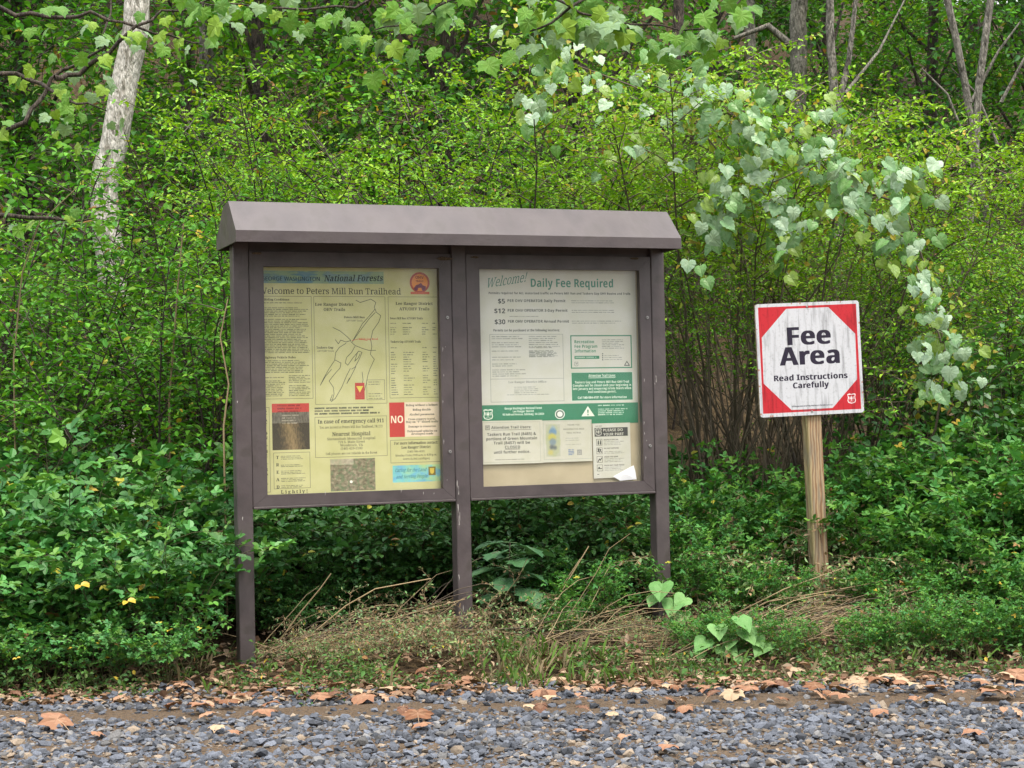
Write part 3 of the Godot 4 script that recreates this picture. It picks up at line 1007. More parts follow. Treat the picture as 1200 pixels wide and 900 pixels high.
func leaves_on(g: Geo, pts: PackedVector3Array, p: Dictionary, first: float) -> void:
	var m := pts.size()
	var total := 0.0
	for k in m - 1: total += pts[k].distance_to(pts[k + 1])
	var sp: float = p.spacing
	var l0: float = p.leaf
	var wr: float = p.wide
	var arr: String = p.arr
	var cols: Array = p.cols
	var up_bias: float = p.get("up", 1.0)
	var s := total * first + rng.randf() * sp
	var acc := 0.0
	var k := 0
	var flip := 1.0
	while s < total:
		while k < m - 2 and acc + pts[k].distance_to(pts[k + 1]) < s:
			acc += pts[k].distance_to(pts[k + 1])
			k += 1
		var seg := pts[k + 1] - pts[k]
		var q := pts[k] + seg.normalized() * (s - acc)
		var d := seg.normalized()
		var up := (Vector3.UP * up_bias + rv(0.75)).normalized()
		var side := d.cross(up).normalized()
		var col := pick(cols)
		if arr == "pin":
			for f in [-1.0, 1.0]:
				var dd: Vector3 = (side * f + d * 0.45 + rv(0.25)).normalized()
				g.leaf(q, dd, up, l0 * rng.randf_range(0.7, 1.2), l0 * wr, col)
		elif arr == "tri":
			var pd: Vector3 = (side * flip + d * 0.5 + Vector3(0, 0.25, 0) + rv(0.35)).normalized()
			var pe := q + pd * l0 * 0.7
			var sd := pd.cross(up).normalized()
			var l := l0 * rng.randf_range(0.75, 1.2)
			g.oval(pe, pd, up, l, l * wr, col)
			g.oval(pe - pd * l * 0.12, (pd * 0.35 + sd).normalized(), (up + rv(0.25)).normalized(), l * 0.85, l * wr * 0.9, col)
			g.oval(pe - pd * l * 0.12, (pd * 0.35 - sd).normalized(), (up + rv(0.25)).normalized(), l * 0.85, l * wr * 0.9, col)
		else:
			var dd: Vector3 = (side * flip + d * 0.6 + rv(0.3)).normalized()
			var l := l0 * rng.randf_range(0.65, 1.25)
			if p.has("round"): g.oval(q + dd * l * 0.12, dd, up, l, l * wr, col)
			else: g.leaf(q + dd * l * 0.12, dd, up, l, l * wr, col)
		flip = -flip
		s += sp * rng.randf_range(0.7, 1.3)

func path(from: Vector3, dir: Vector3, length: float, segs: int, wander: float, droop: float) -> PackedVector3Array:
	var pts := PackedVector3Array([from])
	var d := dir.normalized()
	var step := length / segs
	var p := from
	for k in segs:
		d = (d + rv(wander) + Vector3.DOWN * droop * float(k + 1) / segs).normalized()
		p += d * step
		pts.append(p)
	return pts

func grow(sd: int, p: Dictionary) -> Array:
	rng.seed = sd
	var g := Geo.new()
	var w := Geo.new()
	var n: int = p.stems
	for k in n:
		var a := TAU * (k + rng.randf_range(-0.3, 0.3)) / n
		var out := Vector3(cos(a), 0, sin(a))
		var base: Vector3 = out * float(p.base) * sqrt(rng.randf())
		var lean: float = p.lean * rng.randf_range(0.3, 1.3)
		var L: float = p.h * rng.randf_range(0.75, 1.08)
		var pts := path(base - Vector3(0, 0.08, 0), Vector3.UP + out * lean, L, 10, p.get("wander", 0.1), p.get("droop", 0.2) * rng.randf_range(0.4, 1.5))
		w.tube(pts, p.r, p.r * 0.3, 5, p.bark * rng.randf_range(0.7, 1.3))
		var first: float = p.first
		for t in int(p.twigs):
			var f := lerpf(first, 0.98, (t + rng.randf()) / p.twigs)
			var x := f * 10.0
			var i0 := mini(int(x), 9)
			var o := pts[i0].lerp(pts[i0 + 1], x - i0)
			var sd2 := (pts[i0 + 1] - pts[i0]).normalized()
			var az := t * 2.4 + rng.randf_range(-0.5, 0.5)
			var pd := Vector3(cos(az), 0, sin(az))
			var dir: Vector3 = pd + sd2 * p.get("follow", 0.5) + Vector3.UP * 0.15
			var tl: float = p.twig * (1.15 - 0.6 * f) * rng.randf_range(0.6, 1.25)
			var tp := path(o, dir, tl, 5, 0.16, p.get("tdroop", 0.12))
			w.tube(tp, p.r * 0.35, p.r * 0.12, 4, p.bark * rng.randf_range(0.7, 1.3))
			leaves_on(g, tp, p, 0.2)
			for s in int(p.get("subs", 0)):
				var fi := rng.randi_range(1, 4)
				var so := tp[fi]
				var td := (tp[mini(fi + 1, 5)] - tp[fi - 1]).normalized()
				var sdir := td.cross(Vector3.UP).normalized() * (1.0 if s % 2 == 0 else -1.0) + td * 0.8 + rv(0.35)
				var sp := path(so, sdir, tl * 0.5, 3, 0.15, 0.05)
				w.tube(sp, p.r * 0.14, p.r * 0.08, 3, p.bark)
				leaves_on(g, sp, p, 0.1)
		leaves_on(g, pts, p, maxf(first, 0.6))
	return [w.mesh(), g.mesh()]

# a plant kind: made once, then copied; the first call of copy() moves the original
func kind(called: String, label: String, cat: String, group: String, sd: int, p: Dictionary, leaf_mat: Material) -> Node3D:
	var m := grow(sd, p)
	var o := thing(called, label, cat, Vector3.ZERO, 0, group)
	o.set_meta("plain", called)
	o.set_meta("used", false)
	part(p.get("stem_name", "stem"), m[0], M.twig, o)
	part("foliage", m[1], leaf_mat, o)
	return o

# a broad leaf drawn from its outline (x across, y from the stalk to the tip), cupped and rippled
func broad_leaf(outline: Array, cup: float, col: Color, vein: Color, sd: int) -> ArrayMesh:
	rng.seed = sd
	var g := Geo.new()
	var pts := []
	for p in outline: pts.append(Vector2(p[0], p[1]))
	for k in range(outline.size() - 2, 0, -1): pts.append(Vector2(-outline[k][0], outline[k][1]))
	var mid := Vector2(0, 0.3)
	var lift := func(q: Vector2) -> float: return absf(q.x) * 0.35 - cup * (q.x * q.x * 1.5 + (q.y - 0.3) * (q.y - 0.3))
	var m3 := Vector3(mid.x, mid.y, lift.call(mid))
	var ring := []
	for q in pts: ring.append(Vector3(q.x, q.y, lift.call(q) + rng.randf_range(-0.03, 0.03)))
	for k in ring.size():
		var a: Vector3 = ring[k]
		var b: Vector3 = ring[(k + 1) % ring.size()]
		var ma := m3.lerp(a, 0.55) + Vector3(0, 0, 0.03)
		var mb := m3.lerp(b, 0.55) + Vector3(0, 0, 0.03)
		var cc := col * rng.randf_range(0.93, 1.07)
		g.tri(m3, ma, mb, cc.lerp(vein, 0.15), Vector3(0, 0, 1))
		g.quad(ma, a, b, mb, Vector3(0, 0, 1), cc)
	# stalk
	g.tube(PackedVector3Array([m3 - Vector3(0, 0, 0.01), Vector3(0, 0.0, -0.02), Vector3(0.03, -0.35, -0.12)]), 0.018, 0.014, 4, vein)
	g.u.clear()
	return g.mesh()

const HEART := [[0, 0.0], [0.14, -0.12], [0.34, -0.14], [0.5, 0.02], [0.54, 0.22], [0.46, 0.42], [0.34, 0.6], [0.18, 0.8], [0, 1.0]]
const GRAPE := [[0, 0.02], [0.1, -0.12], [0.28, -0.17], [0.45, -0.06], [0.51, 0.1], [0.57, 0.28], [0.46, 0.4], [0.46, 0.54], [0.31, 0.66], [0.2, 0.82], [0.09, 0.9], [0, 1.0]]
const PLANE_LEAF := [[0, 0.0], [0.16, -0.1], [0.36, -0.1], [0.56, 0.0], [0.52, 0.12], [0.62, 0.26], [0.72, 0.46], [0.56, 0.48], [0.42, 0.5], [0.42, 0.62], [0.32, 0.74], [0.18, 0.8], [0.1, 0.9], [0, 1.05]]
const OAK := [[0, 0.0], [0.08, 0.08], [0.14, 0.2], [0.28, 0.26], [0.2, 0.34], [0.36, 0.46], [0.26, 0.54], [0.38, 0.68], [0.24, 0.74], [0.22, 0.88], [0.1, 0.92], [0, 1.0]]

func place_leaf(parent: Node3D, mesh: Mesh, m: Material, p: Vector3, tip: Vector3, face: Vector3, size: float) -> MeshInstance3D:
	var y := tip.normalized()
	var x := y.cross(face).normalized()
	var z := x.cross(y)
	var o := MeshInstance3D.new()
	o.name = "leaf"
	o.mesh = mesh
	o.material_override = m
	parent.add_child(o, true)
	o.transform = Transform3D(Basis(x * size, y * size, z * size), p - parent.position)
	return o

func bark_tree(called: String, label: String, group: String, pts: Array, r0: float, r1: float, m: Material, limbs := []) -> Node3D:
	var base: Vector3 = pts[0]
	var o := thing(called, label, "tree", base, 0, group)
	var g := Geo.new()
	var q := PackedVector3Array()
	for k in pts.size() - 1:
		for t in 4: q.append((pts[k] as Vector3).lerp(pts[k + 1], t / 4.0) - base + rv(r0 * 0.12))
	q.append(pts[-1] - base)
	g.tube(q, r0, r1, 12, Color.WHITE)
	part("trunk", g.mesh(), m, o)
	for L in limbs:
		var gl := Geo.new()
		var ql := PackedVector3Array()
		for p in L.pts: ql.append(p - base)
		gl.tube(ql, L.r, L.r * 0.4, 7, Color.WHITE)
		part("limb", gl.mesh(), m, o)
	return o

# crown of sprays round a list of limb ends
func crown(o: Node3D, ends: Array, sd: int, p: Dictionary, m: Material) -> void:
	rng.seed = sd
	var g := Geo.new()
	var w := Geo.new()
	for e in ends:
		var c: Vector3 = e[0] - o.position
		var R: float = e[1]
		for k in int(e[2]):
			var d := rv().normalized()
			d.y *= 0.6
			var from := c + d * R * rng.randf_range(0.0, 0.55)
			var tp := path(from, d + Vector3(0, 0.1, 0), R * rng.randf_range(0.35, 0.6), 4, 0.2, 0.12)
			w.tube(tp, 0.006, 0.002, 3, p.bark)
			leaves_on(g, tp, p, 0.05)
	part("twigs", w.mesh(), M.twig, o)
	part("crown", g.mesh(), m, o)

# ------------------------------------------------------------------ what grows where
const DARKBARK := Color(0.05, 0.038, 0.028)
const BROWN := Color(0.115, 0.088, 0.062)
const STRAW := Color(0.34, 0.25, 0.14)

func scatter(kinds: Array, spots: Array, sd: int, bands := []) -> void:
	rng.seed = sd
	for k in spots.size():
		var s: Array = spots[k]
		var o: Node3D = kinds[k % kinds.size()]
		var r := copy(o, spot(s[0], s[1]), rng.randf() * TAU, s[2])
		for b in bands:
			if s[1] < b[0]: r.set_meta("label", b[1])

func build_plants() -> void:
	var yg := [Color(0.165, 0.36, 0.017), Color(0.24, 0.42, 0.019), Color(0.11, 0.29, 0.017), Color(0.08, 0.21, 0.016)]
	var mid := [Color(0.084, 0.270, 0.021), Color(0.109, 0.312, 0.021), Color(0.064, 0.211, 0.024), Color(0.144, 0.320, 0.021)]
	var blue := [Color(0.068, 0.220, 0.048), Color(0.080, 0.248, 0.048), Color(0.052, 0.180, 0.044), Color(0.112, 0.264, 0.036)]
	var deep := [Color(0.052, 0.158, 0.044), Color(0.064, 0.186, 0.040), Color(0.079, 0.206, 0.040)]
	var fresh := [Color(0.086, 0.242, 0.039), Color(0.070, 0.211, 0.039), Color(0.113, 0.257, 0.035)]
	# tall feathery shrubs that stand behind the kiosk
	var fp := {stems = 9, base = 0.25, h = 3.5, lean = 0.28, r = 0.013, twigs = 21, twig = 0.8, subs = 2, first = 0.24, spacing = 0.052, leaf = 0.037, wide = 0.55, arr = "pin", cols = yg, bark = DARKBARK, droop = 0.14}
	var feather := []
	for k in 3:
		fp.cols = [yg, [yg[0], yg[2], mid[1]], [yg[1], yg[1], yg[0]]][k]
		feather.append(kind("feathery_shrub", "tall feathery shrub with tiny yellow-green leaves behind the kiosk", "shrub", "feathery shrubs behind the kiosk", 200 + k, fp, M.leaf_soft))
	scatter(feather, [[290, -11.7, 0.9], [385, -11.4, 0.86], [470, -11.7, 1.06], [560, -11.4, 1.02], [640, -12.0, 0.92], [420, -13.4, 1.1], [610, -13.6, 1.15]], 20, [[-99.0, ""], [0.0, "tall feathery shrub with tiny yellow-green leaves just behind the kiosk"], [-12.5, "tall feathery shrub standing deeper behind the first feathery row"]])
	var ap := fp.duplicate()
	ap.merge({first = 0.7, twigs = 15, stems = 13, bark = BROWN, h = 3.15, droop = 0.2}, true)
	var arch := []
	for k in 2: arch.append(kind("arching_shrub", "arching yellow-green shrub with bare lower stems under the pale vine", "shrub", "arching shrubs under the pale vine", 204 + k, ap, M.leaf_soft))
	scatter(arch, [[815, -11.7, 1.04], [895, -11.8, 1.02], [975, -12.0, 0.95], [1050, -12.2, 0.86], [860, -13.4, 1.1]], 19)
	# mid-green thicket on the side of the pale trunk
	var tp := {stems = 9, base = 0.28, h = 2.4, lean = 0.3, r = 0.012, twigs = 15, twig = 0.6, subs = 2, first = 0.3, spacing = 0.045, leaf = 0.052, wide = 0.56, arr = "alt", cols = mid, bark = DARKBARK, droop = 0.16}
	var thick := []
	for k in 3: thick.append(kind("thicket_shrub", "dark-stemmed green shrub in the thicket below the pale trunk", "shrub", "thicket shrubs below the pale trunk", 210 + k, tp, M.leaf_soft))
	scatter(thick, [[20, -10.6, 0.9], [110, -10.9, 0.85], [195, -10.6, 0.9], [255, -10.9, 0.95], [60, -11.9, 1.1], [150, -12.2, 0.95], [225, -11.9, 1.1], [-50, -11.4, 1.1], [20, -13.4, 1.25], [125, -13.0, 1.3]], 21, [[0.0, "dark-stemmed green shrub in the thicket next to the three-leaved shrubs"], [-11.3, "dark-stemmed green shrub at the back of the thicket near the pale trunk"]])
	# broad-leaved clover shrubs crowding the foot of the bank
	var lp := {stems = 13, base = 0.25, h = 1.05, lean = 0.5, r = 0.006, twigs = 9, twig = 0.36, subs = 1, first = 0.28, spacing = 0.06, leaf = 0.056, wide = 0.66, arr = "tri", cols = blue, bark = Color(0.09, 0.09, 0.04), droop = 0.2}
	var clover := []
	for k in 3: clover.append(kind("clover_shrub", "bushy shrub with rounded three-part leaves at the road edge", "shrub", "three-leaved shrubs at the road edge", 220 + k, lp, M.leaf_waxy))
	scatter(clover, [[15, -8.95, 0.9], [90, -8.9, 0.75], [165, -8.9, 0.85], [-50, -9.0, 1.0], [50, -9.5, 1.1], [130, -9.5, 0.95], [200, -9.55, 1.0], [0, -10.0, 1.25], [95, -10.1, 1.1], [175, -10.1, 1.15], [245, -10.1, 1.05], [-110, -9.4, 1.2], [40, -8.5, 0.42], [120, -8.45, 0.36], [185, -8.5, 0.42], [-30, -8.5, 0.5]], 22, [[0.0, "short three-leaved shrub sprawling onto the gravel edge"], [-8.75, "waist-low shrub with rounded three-part leaves in the first row behind the gravel"], [-9.2, "bushy three-leaved shrub in the second row behind the gravel"], [-9.8, "tall three-leaved shrub in the back row against the thicket"]])
	# deep green bushes seen under the cases
	var bp := lp.duplicate()
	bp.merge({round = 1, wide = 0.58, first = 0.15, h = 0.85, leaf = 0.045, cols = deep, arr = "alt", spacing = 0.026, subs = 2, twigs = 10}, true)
	var under := []
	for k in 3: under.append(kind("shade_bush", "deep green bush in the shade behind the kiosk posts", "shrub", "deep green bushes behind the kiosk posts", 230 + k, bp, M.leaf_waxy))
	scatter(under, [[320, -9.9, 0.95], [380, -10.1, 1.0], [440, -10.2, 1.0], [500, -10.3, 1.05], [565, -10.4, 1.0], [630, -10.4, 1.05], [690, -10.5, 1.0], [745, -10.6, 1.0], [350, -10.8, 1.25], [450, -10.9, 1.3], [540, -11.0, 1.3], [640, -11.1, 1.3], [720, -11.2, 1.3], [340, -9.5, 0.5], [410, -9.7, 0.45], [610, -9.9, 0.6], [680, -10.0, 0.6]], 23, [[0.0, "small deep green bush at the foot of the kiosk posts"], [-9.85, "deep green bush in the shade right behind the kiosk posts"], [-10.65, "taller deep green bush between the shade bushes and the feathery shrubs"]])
	# fresh green herbs on the sign's side
	var hp := {stems = 18, base = 0.22, h = 0.8, lean = 0.42, r = 0.004, twigs = 9, twig = 0.22, subs = 0, first = 0.2, spacing = 0.024, leaf = 0.038, wide = 0.55, arr = "tri", cols = fresh + blue, bark = Color(0.1, 0.1, 0.045), droop = 0.15}
	var herb := []
	for k in 3: herb.append(kind("leafy_herb", "fresh green leafy herb growing round the sign post", "plant", "leafy herbs round the sign post", 240 + k, hp, M.leaf_soft))
	scatter(herb, [[1050, -10.1, 0.95], [1090, -9.9, 1.15], [1140, -10.0, 1.25], [1190, -9.9, 1.3], [1010, -10.5, 1.1], [1065, -10.6, 1.2], [1120, -10.7, 1.35], [1180, -10.8, 1.45], [1230, -10.2, 1.4], [840, -9.95, 0.75], [890, -10.3, 0.8], [935, -10.6, 0.9], [820, -10.4, 1.0], [870, -10.8, 1.1], [960, -10.9, 1.1], [800, -9.7, 0.55], [1160, -9.4, 0.8], [1210, -9.3, 0.9], [1110, -9.3, 0.55], [865, -9.6, 0.5], [1050, -9.4, 0.5], [905, -9.6, 0.42], [1000, -9.6, 0.45], [1270, -9.8, 1.3], [645, -9.2, 0.32], [815, -8.9, 0.36], [855, -8.8, 0.32], [910, -8.75, 0.3], [1010, -8.75, 0.35], [1060, -8.8, 0.45], [1110, -8.75, 0.4], [1160, -8.75, 0.42], [1205, -8.8, 0.5], [685, -9.5, 0.55]], 24, [[0.0, "small green leafy herb close to the gravel edge"], [-9.18, "low green leafy herb in front of the sign post"], [-9.75, "fresh green leafy herb level with the sign post"], [-10.35, "taller green leafy herb behind the sign post"]])
	# brown-stemmed tangle that carries the vine
	var bp2 := {stems = 34, base = 0.42, h = 2.6, lean = 0.24, r = 0.008, twigs = 6, twig = 0.45, subs = 1, first = 0.72, spacing = 0.045, leaf = 0.036, wide = 0.55, arr = "alt", cols = yg, bark = BROWN, droop = 0.22, wander = 0.14}
	var brush := []
	for k in 2: brush.append(kind("brown_stem_brush", "tangle of bare brown stems leafy on top behind the sign", "shrub", "bare-stemmed brush behind the sign", 250 + k, bp2, M.leaf_soft))
	scatter(brush, [[825, -11.3, 0.9], [885, -11.4, 0.9], [950, -11.4, 0.86], [1010, -11.6, 0.8]], 25)
	# green shrubs beyond the sign
	var gp := tp.duplicate()
	gp.merge({cols = mid + yg, h = 2.2, leaf = 0.04, spacing = 0.036, subs = 3}, true)
	var beyond := []
	for k in 2: beyond.append(kind("hillside_shrub", "rounded green shrub growing on the wooded slope", "shrub", "green shrubs on the wooded slope", 260 + k, gp, M.leaf_soft))
	scatter(beyond, [[1095, -12.0, 0.9], [1165, -11.8, 0.9], [1235, -11.6, 0.95], [1130, -13.4, 1.0], [1210, -13.2, 1.05], [1060, -14.4, 1.05], [960, -14.6, 1.1], [1150, -15.6, 1.1]], 26, [[0.0, "rounded green shrub past the end of the pale vine"], [-12.8, "rounded green shrub higher on the slope behind the vine"]])
	var sp := lp.duplicate()
	sp.merge({round = 1, h = 1.5, leaf = 0.062, arr = "alt", spacing = 0.04, cols = deep, lean = 0.4, first = 0.25, twigs = 10, twig = 0.4}, true)
	var gloss := [kind("glossy_shrub", "shrub with dark glossy leaves beyond the end of the pale vine", "shrub", "dark glossy shrubs beyond the vine", 265, sp, M.leaf_shiny)]
	scatter(gloss, [[1150, -10.9, 0.95], [1200, -11.0, 1.05], [1255, -10.9, 1.1]], 18)
	slope_kinds = beyond
	build_trees(mid, deep, yg)
	build_brush()
	build_road_trees()

func build_trees(mid: Array, deep: Array, yg: Array) -> void:
	rng.seed = 30
	# pale leaning trunk
	var P := []
	for q in [[150, 600], [146, 420], [128, 300], [122, 220], [142, 120], [160, 30], [168, -60], [172, -260]]: P.append(at(q[0], q[1], 16.0))
	P[0].y = gh(P[0].x, P[0].z) - 0.2
	P[0].z = P[1].z
	bark_tree("pale_trunk_tree", "big tree with a pale mottled leaning trunk", "", P, 0.145, 0.11, M.bark_pale)
	# slim trees behind
	var list := [["grey_tree", "slim grey trunk rising beside the pale leaning trunk", 227, 20.0, 0.07, 8, "bark_grey"], ["grey_tree", "thin grey stem standing behind the feathery shrubs", 262, 19.0, 0.05, -10, "bark_grey"], ["dark_tree", "stout dark trunk in the deep shade above the vine", 930, 22.0, 0.13, 4, "bark_grey"], ["dark_tree", "narrower dark trunk beside the stout one above the vine", 887, 23.0, 0.08, -4, "bark_grey"], ["forked_tree", "grey trunk forking into two stems above the vine", 985, 17.0, 0.05, 0, "bark_grey"], ["slope_tree", "pale slim trunk with bare side branches on the far slope", 1130, 17.5, 0.045, 14, "bark_grey"], ["slope_tree", "crooked thin trunk standing close to the pale slim one", 1165, 18.0, 0.045, -26, "bark_grey"], ["dark_tree", "dark stem half hidden by broad leaves at the top of the bank", 785, 18.0, 0.07, 5, "bark_dark"]]
	for t in list:
		var D: float = t[3]
		var b := at(t[2], 480, D)
		b.y = gh(b.x, b.z) - 0.2
		var pts := [b]
		for y in [430.0, 300.0, 200.0, 100.0, 0.0, -120.0, -300.0]:
			pts.append(at(t[2] + t[5] * (300 - y) / 150.0 + rng.randf_range(-3, 3), y, D))
		var limbs := []
		if t[0] == "forked_tree":
			limbs = [{pts = [at(981, 130, D), at(995, 70, D), at(1003, 0, D), at(1010, -100, D)], r = 0.036}, {pts = [at(990, 110, D), at(1030, 60, D + 0.3), at(1060, 0, D + 0.5)], r = 0.02}]
			pts = [b, at(984, 300, D), at(982, 180, D), at(978, 120, D), at(974, 60, D), at(972, 0, D), at(970, -150, D)]
		elif t[0] == "slope_tree":
			limbs = [{pts = [at(t[2] + 8, 120, D), at(t[2] + 40, 60, D), at(t[2] + 66, 25, D)], r = 0.02}, {pts = [at(t[2] + 4, 170, D), at(t[2] - 20, 110, D), at(t[2] - 50, 80, D)], r = 0.016}]
		elif t[4] > 0.09:
			limbs = [{pts = [at(t[2] + 5, 60, D), at(t[2] - 30, 30, D), at(t[2] - 70, 45, D)], r = 0.06}]
		bark_tree(t[0], t[1], "", pts, t[4], t[4] * 0.75, M[t[6]], limbs)
	# woodland behind: crowned trees
	for k in 3:
		rng.seed = 300 + k
		var o := thing("woodland_tree", "leafy woodland tree on the slope behind the shrubs", "tree", Vector3.ZERO, 0, "woodland trees on the slope")
		o.set_meta("plain", "woodland_tree")
		o.set_meta("used", false)
		var g := Geo.new()
		var tr := path(Vector3(0, -0.2, 0), Vector3.UP, 7.5, 10, 0.05, 0.0)
		g.tube(tr, 0.14, 0.04, 9, Color.WHITE)
		part("trunk", g.mesh(), M.bark_dark, o)
		var ends := []
		for q in 22:
			var a := q * 2.4
			var y := lerpf(0.9, 7.4, q / 22.0)
			var rad := rng.randf_range(0.7, 2.1) * (1.0 - 0.35 * y / 7.5)
			var e := Vector3(cos(a) * rad, y, sin(a) * rad)
			var gl := Geo.new()
			var i0 := clampi(int(y / 0.78) - 1, 0, 9)
			gl.tube(PackedVector3Array([tr[i0], tr[i0].lerp(e, 0.5) + Vector3(0, 0.15, 0), e]), 0.035, 0.012, 5, Color.WHITE)
			part("limb", gl.mesh(), M.bark_dark, o)
			ends.append([e, rng.randf_range(0.8, 1.35), 60])
		crown(o, ends, 310 + k, {spacing = 0.085, leaf = 0.11, wide = 0.6, arr = "alt", cols = [deep + mid, mid, mid + yg][k], bark = DARKBARK}, M.leaf_soft)
		wood.append(o)
	scatter(wood, [[40, -18.0, 0.8], [-90, -17.0, 0.9], [330, -18.0, 0.85], [520, -18.5, 0.9], [690, -19.0, 0.9], [230, -22.0, 0.9], [850, -24.0, 0.9], [980, -26.0, 0.9], [1090, -22.0, 0.8], [1210, -20.5, 0.8], [600, -25.0, 0.9], [400, -26.0, 0.9], [110, -27.0, 0.9], [1150, -30.0, 1.0], [760, -30.0, 1.0], [1340, -24.0, 1.0], [900, -36.0, 1.0], [1060, -36.0, 1.0], [1250, -36.0, 1.0]], 27, [[0.0, "leafy woodland tree just behind the tall shrubs"], [-21.5, "leafy woodland tree partway up the slope behind the first trees"], [-29.0, "far leafy tree near the top of the slope"]])
	scatter(slope_kinds, [[60, -15.5, 1.0], [300, -16.0, 1.0], [450, -17.0, 1.1], [620, -16.0, 1.0], [780, -16.5, 1.0], [150, -18.5, 1.2], [540, -20.0, 1.3], [700, -22.0, 1.4], [870, -19.0, 1.2], [1010, -18.0, 1.1], [1180, -18.0, 1.1], [360, -21.0, 1.3], [10, -20.0, 1.3], [940, -22.0, 1.4]], 17, [[0.0, "rounded green shrub higher up the wooded slope among the trunks"]])

var wood := []
var slope_kinds := []

func build_road_trees() -> void:
	# the wood on the other side of the road shades the low sky
	for k in 9:
		var o := copy(wood[k % 3], Vector3(-17.0 + k * 4.3, -0.05, 13.0 + (k % 3) * 2.5), k * 1.7, 2.0)
		tag(o, "tall leafy tree across the road from the kiosk", "tree", "trees across the road")

func build_brush() -> void:
	# heaps of dead stems at the foot of the middle post and below the sign
	var dry := [Color(0.24, 0.17, 0.1), Color(0.2, 0.27, 0.11), Color(0.28, 0.21, 0.13), Color(0.14, 0.25, 0.08), Color(0.2, 0.3, 0.14)]
	var dp := {stems = 26, base = 0.3, h = 0.55, lean = 1.1, r = 0.0028, twigs = 9, twig = 0.2, subs = 1, first = 0.15, spacing = 0.03, leaf = 0.026, wide = 0.45, arr = "alt", cols = dry, bark = STRAW * 0.85, droop = 0.35, wander = 0.2, up = 0.4}
	var heap := []
	for k in 2: heap.append(kind("dead_brush", "low heap of cut dry brown stems on the bank", "brush", "cut dry stems on the bank", 270 + k, dp, M.litter))
	scatter(heap, [[690, -9.3, 0.5], [760, -9.1, 0.4], [830, -9.15, 0.5], [1040, -9.0, 0.5], [1150, -9.05, 0.5], [370, -8.85, 0.45], [395, -9.0, 0.6], [450, -9.05, 0.75], [500, -9.1, 0.85], [545, -9.12, 0.9], [580, -9.2, 0.65], [870, -9.5, 0.6], [985, -9.45, 0.65], [1085, -9.35, 0.7], [945, -9.9, 0.9], [800, -10.2, 1.4], [865, -10.4, 1.5], [1000, -10.2, 1.4], [1045, -9.7, 1.1], [905, -10.1, 1.2], [620, -9.6, 0.9]], 28)
	straw("heap of dry brown stems lying below the fee sign", [[800, 772], [1030, 690]], 190, 8.85, 0.1)
	straw("small heap of dry brown stems on the bank past the sign", [[1030, 740], [1130, 690]], 80, 9.0, 0.12)
	straw("loose heap of dry stems lying at the middle post", [[330, 775], [590, 715]], 190, 8.95, 0.3)
	straw("thin scatter of dry stems on the soil between the kiosk posts", [[600, 775], [760, 750]], 110, 9.0, 0.4)
	var wp := {stems = 8, base = 0.08, h = 0.22, lean = 0.7, r = 0.0022, twigs = 4, twig = 0.09, subs = 0, first = 0.2, spacing = 0.022, leaf = 0.026, wide = 0.55, arr = "alt", cols = [Color(0.07, 0.17, 0.035), Color(0.1, 0.18, 0.04), Color(0.06, 0.14, 0.04)], bark = Color(0.1, 0.12, 0.04), droop = 0.2}
	var weed := []
	for k in 3: weed.append(kind("roadside_weed", "small low green weed at the gravel edge", "weed", "small weeds along the gravel edge", 280 + k, wp, M.leaf_soft))
	rng.seed = 29
	var sp := []
	for k in 66: sp.append([rng.randf_range(280, 1260) if k % 4 else rng.randf_range(-60, 300), (-8.1 if k % 5 else -7.86) - 0.6 * pow(rng.randf(), 1.2) - (0.4 if k % 3 == 0 else 0.0), rng.randf_range(0.5, 1.3)])
	scatter(weed, sp, 29)
	# grass
	rng.seed = 31
	var g := Geo.new()
	for k in 120:
		var px := rng.randf_range(-60, 1260)
		if rng.randf() < 0.75: px = [600.0, 620.0, 650.0, 690.0, 720.0, 765.0, 905.0, 640.0, 600.0][rng.randi() % 9] + rng.randfn(0, 22)
		var b := spot(px, -8.08 - rng.randf() * 0.8, 0.02)
		for q in 8:
			var d := (Vector3.UP + rv(0.9)).normalized()
			var c := Color(0.15, 0.28, 0.05) if rng.randf() < 0.5 else Color(0.36, 0.29, 0.17)
			g.leaf(b + rv(0.03) * Vector3(1, 0, 1), d, Vector3(d.z, 0.2, -d.x), rng.randf_range(0.04, 0.15), 0.003, c * rng.randf_range(0.7, 1.2))
	var o := part("grass", g.mesh(), M.leaf_soft, self)
	tag(o, "thin green and straw grass blades along the gravel edge", "grass", "", "stuff")
	# long dry stalks leaning out of the heap
	for s in [[[330, 775], [400, 745], [470, 722], [545, 702]], [[300, 790], [350, 720], [375, 690], [388, 672]], [[345, 760], [405, 710], [440, 690], [505, 678]], [[640, 745], [660, 690], [690, 640]], [[625, 740], [650, 700], [680, 655]], [[860, 720], [920, 690], [990, 665]], [[820, 745], [900, 705], [960, 695], [1040, 680]], [[880, 740], [950, 715], [1040, 705]], [[640, 808], [700, 812], [785, 806]]]:
		var pts := PackedVector3Array()
		var low: bool = s[0][1] > 800
		for q in s: pts.append(at(q[0], q[1], 8.1 if low else (9.0 if q[0] < 600 else 9.4)))
		var t := Geo.new()
		if not low: pts.insert(0, Vector3(pts[0].x - 0.05, gh(pts[0].x, pts[0].z) - 0.05, pts[0].z))
		t.tube(pts, 0.005, 0.003, 5, STRAW * rng.randf_range(0.7, 1.2))
		if low: continue
		var n := part("dry_stalk", t.mesh(), M.twig, self)
		n.name = n.name
		tag(n, "long bare straw-coloured stalk leaning out of the dead brush", "stalk", "dry stalks leaning out of the brush")

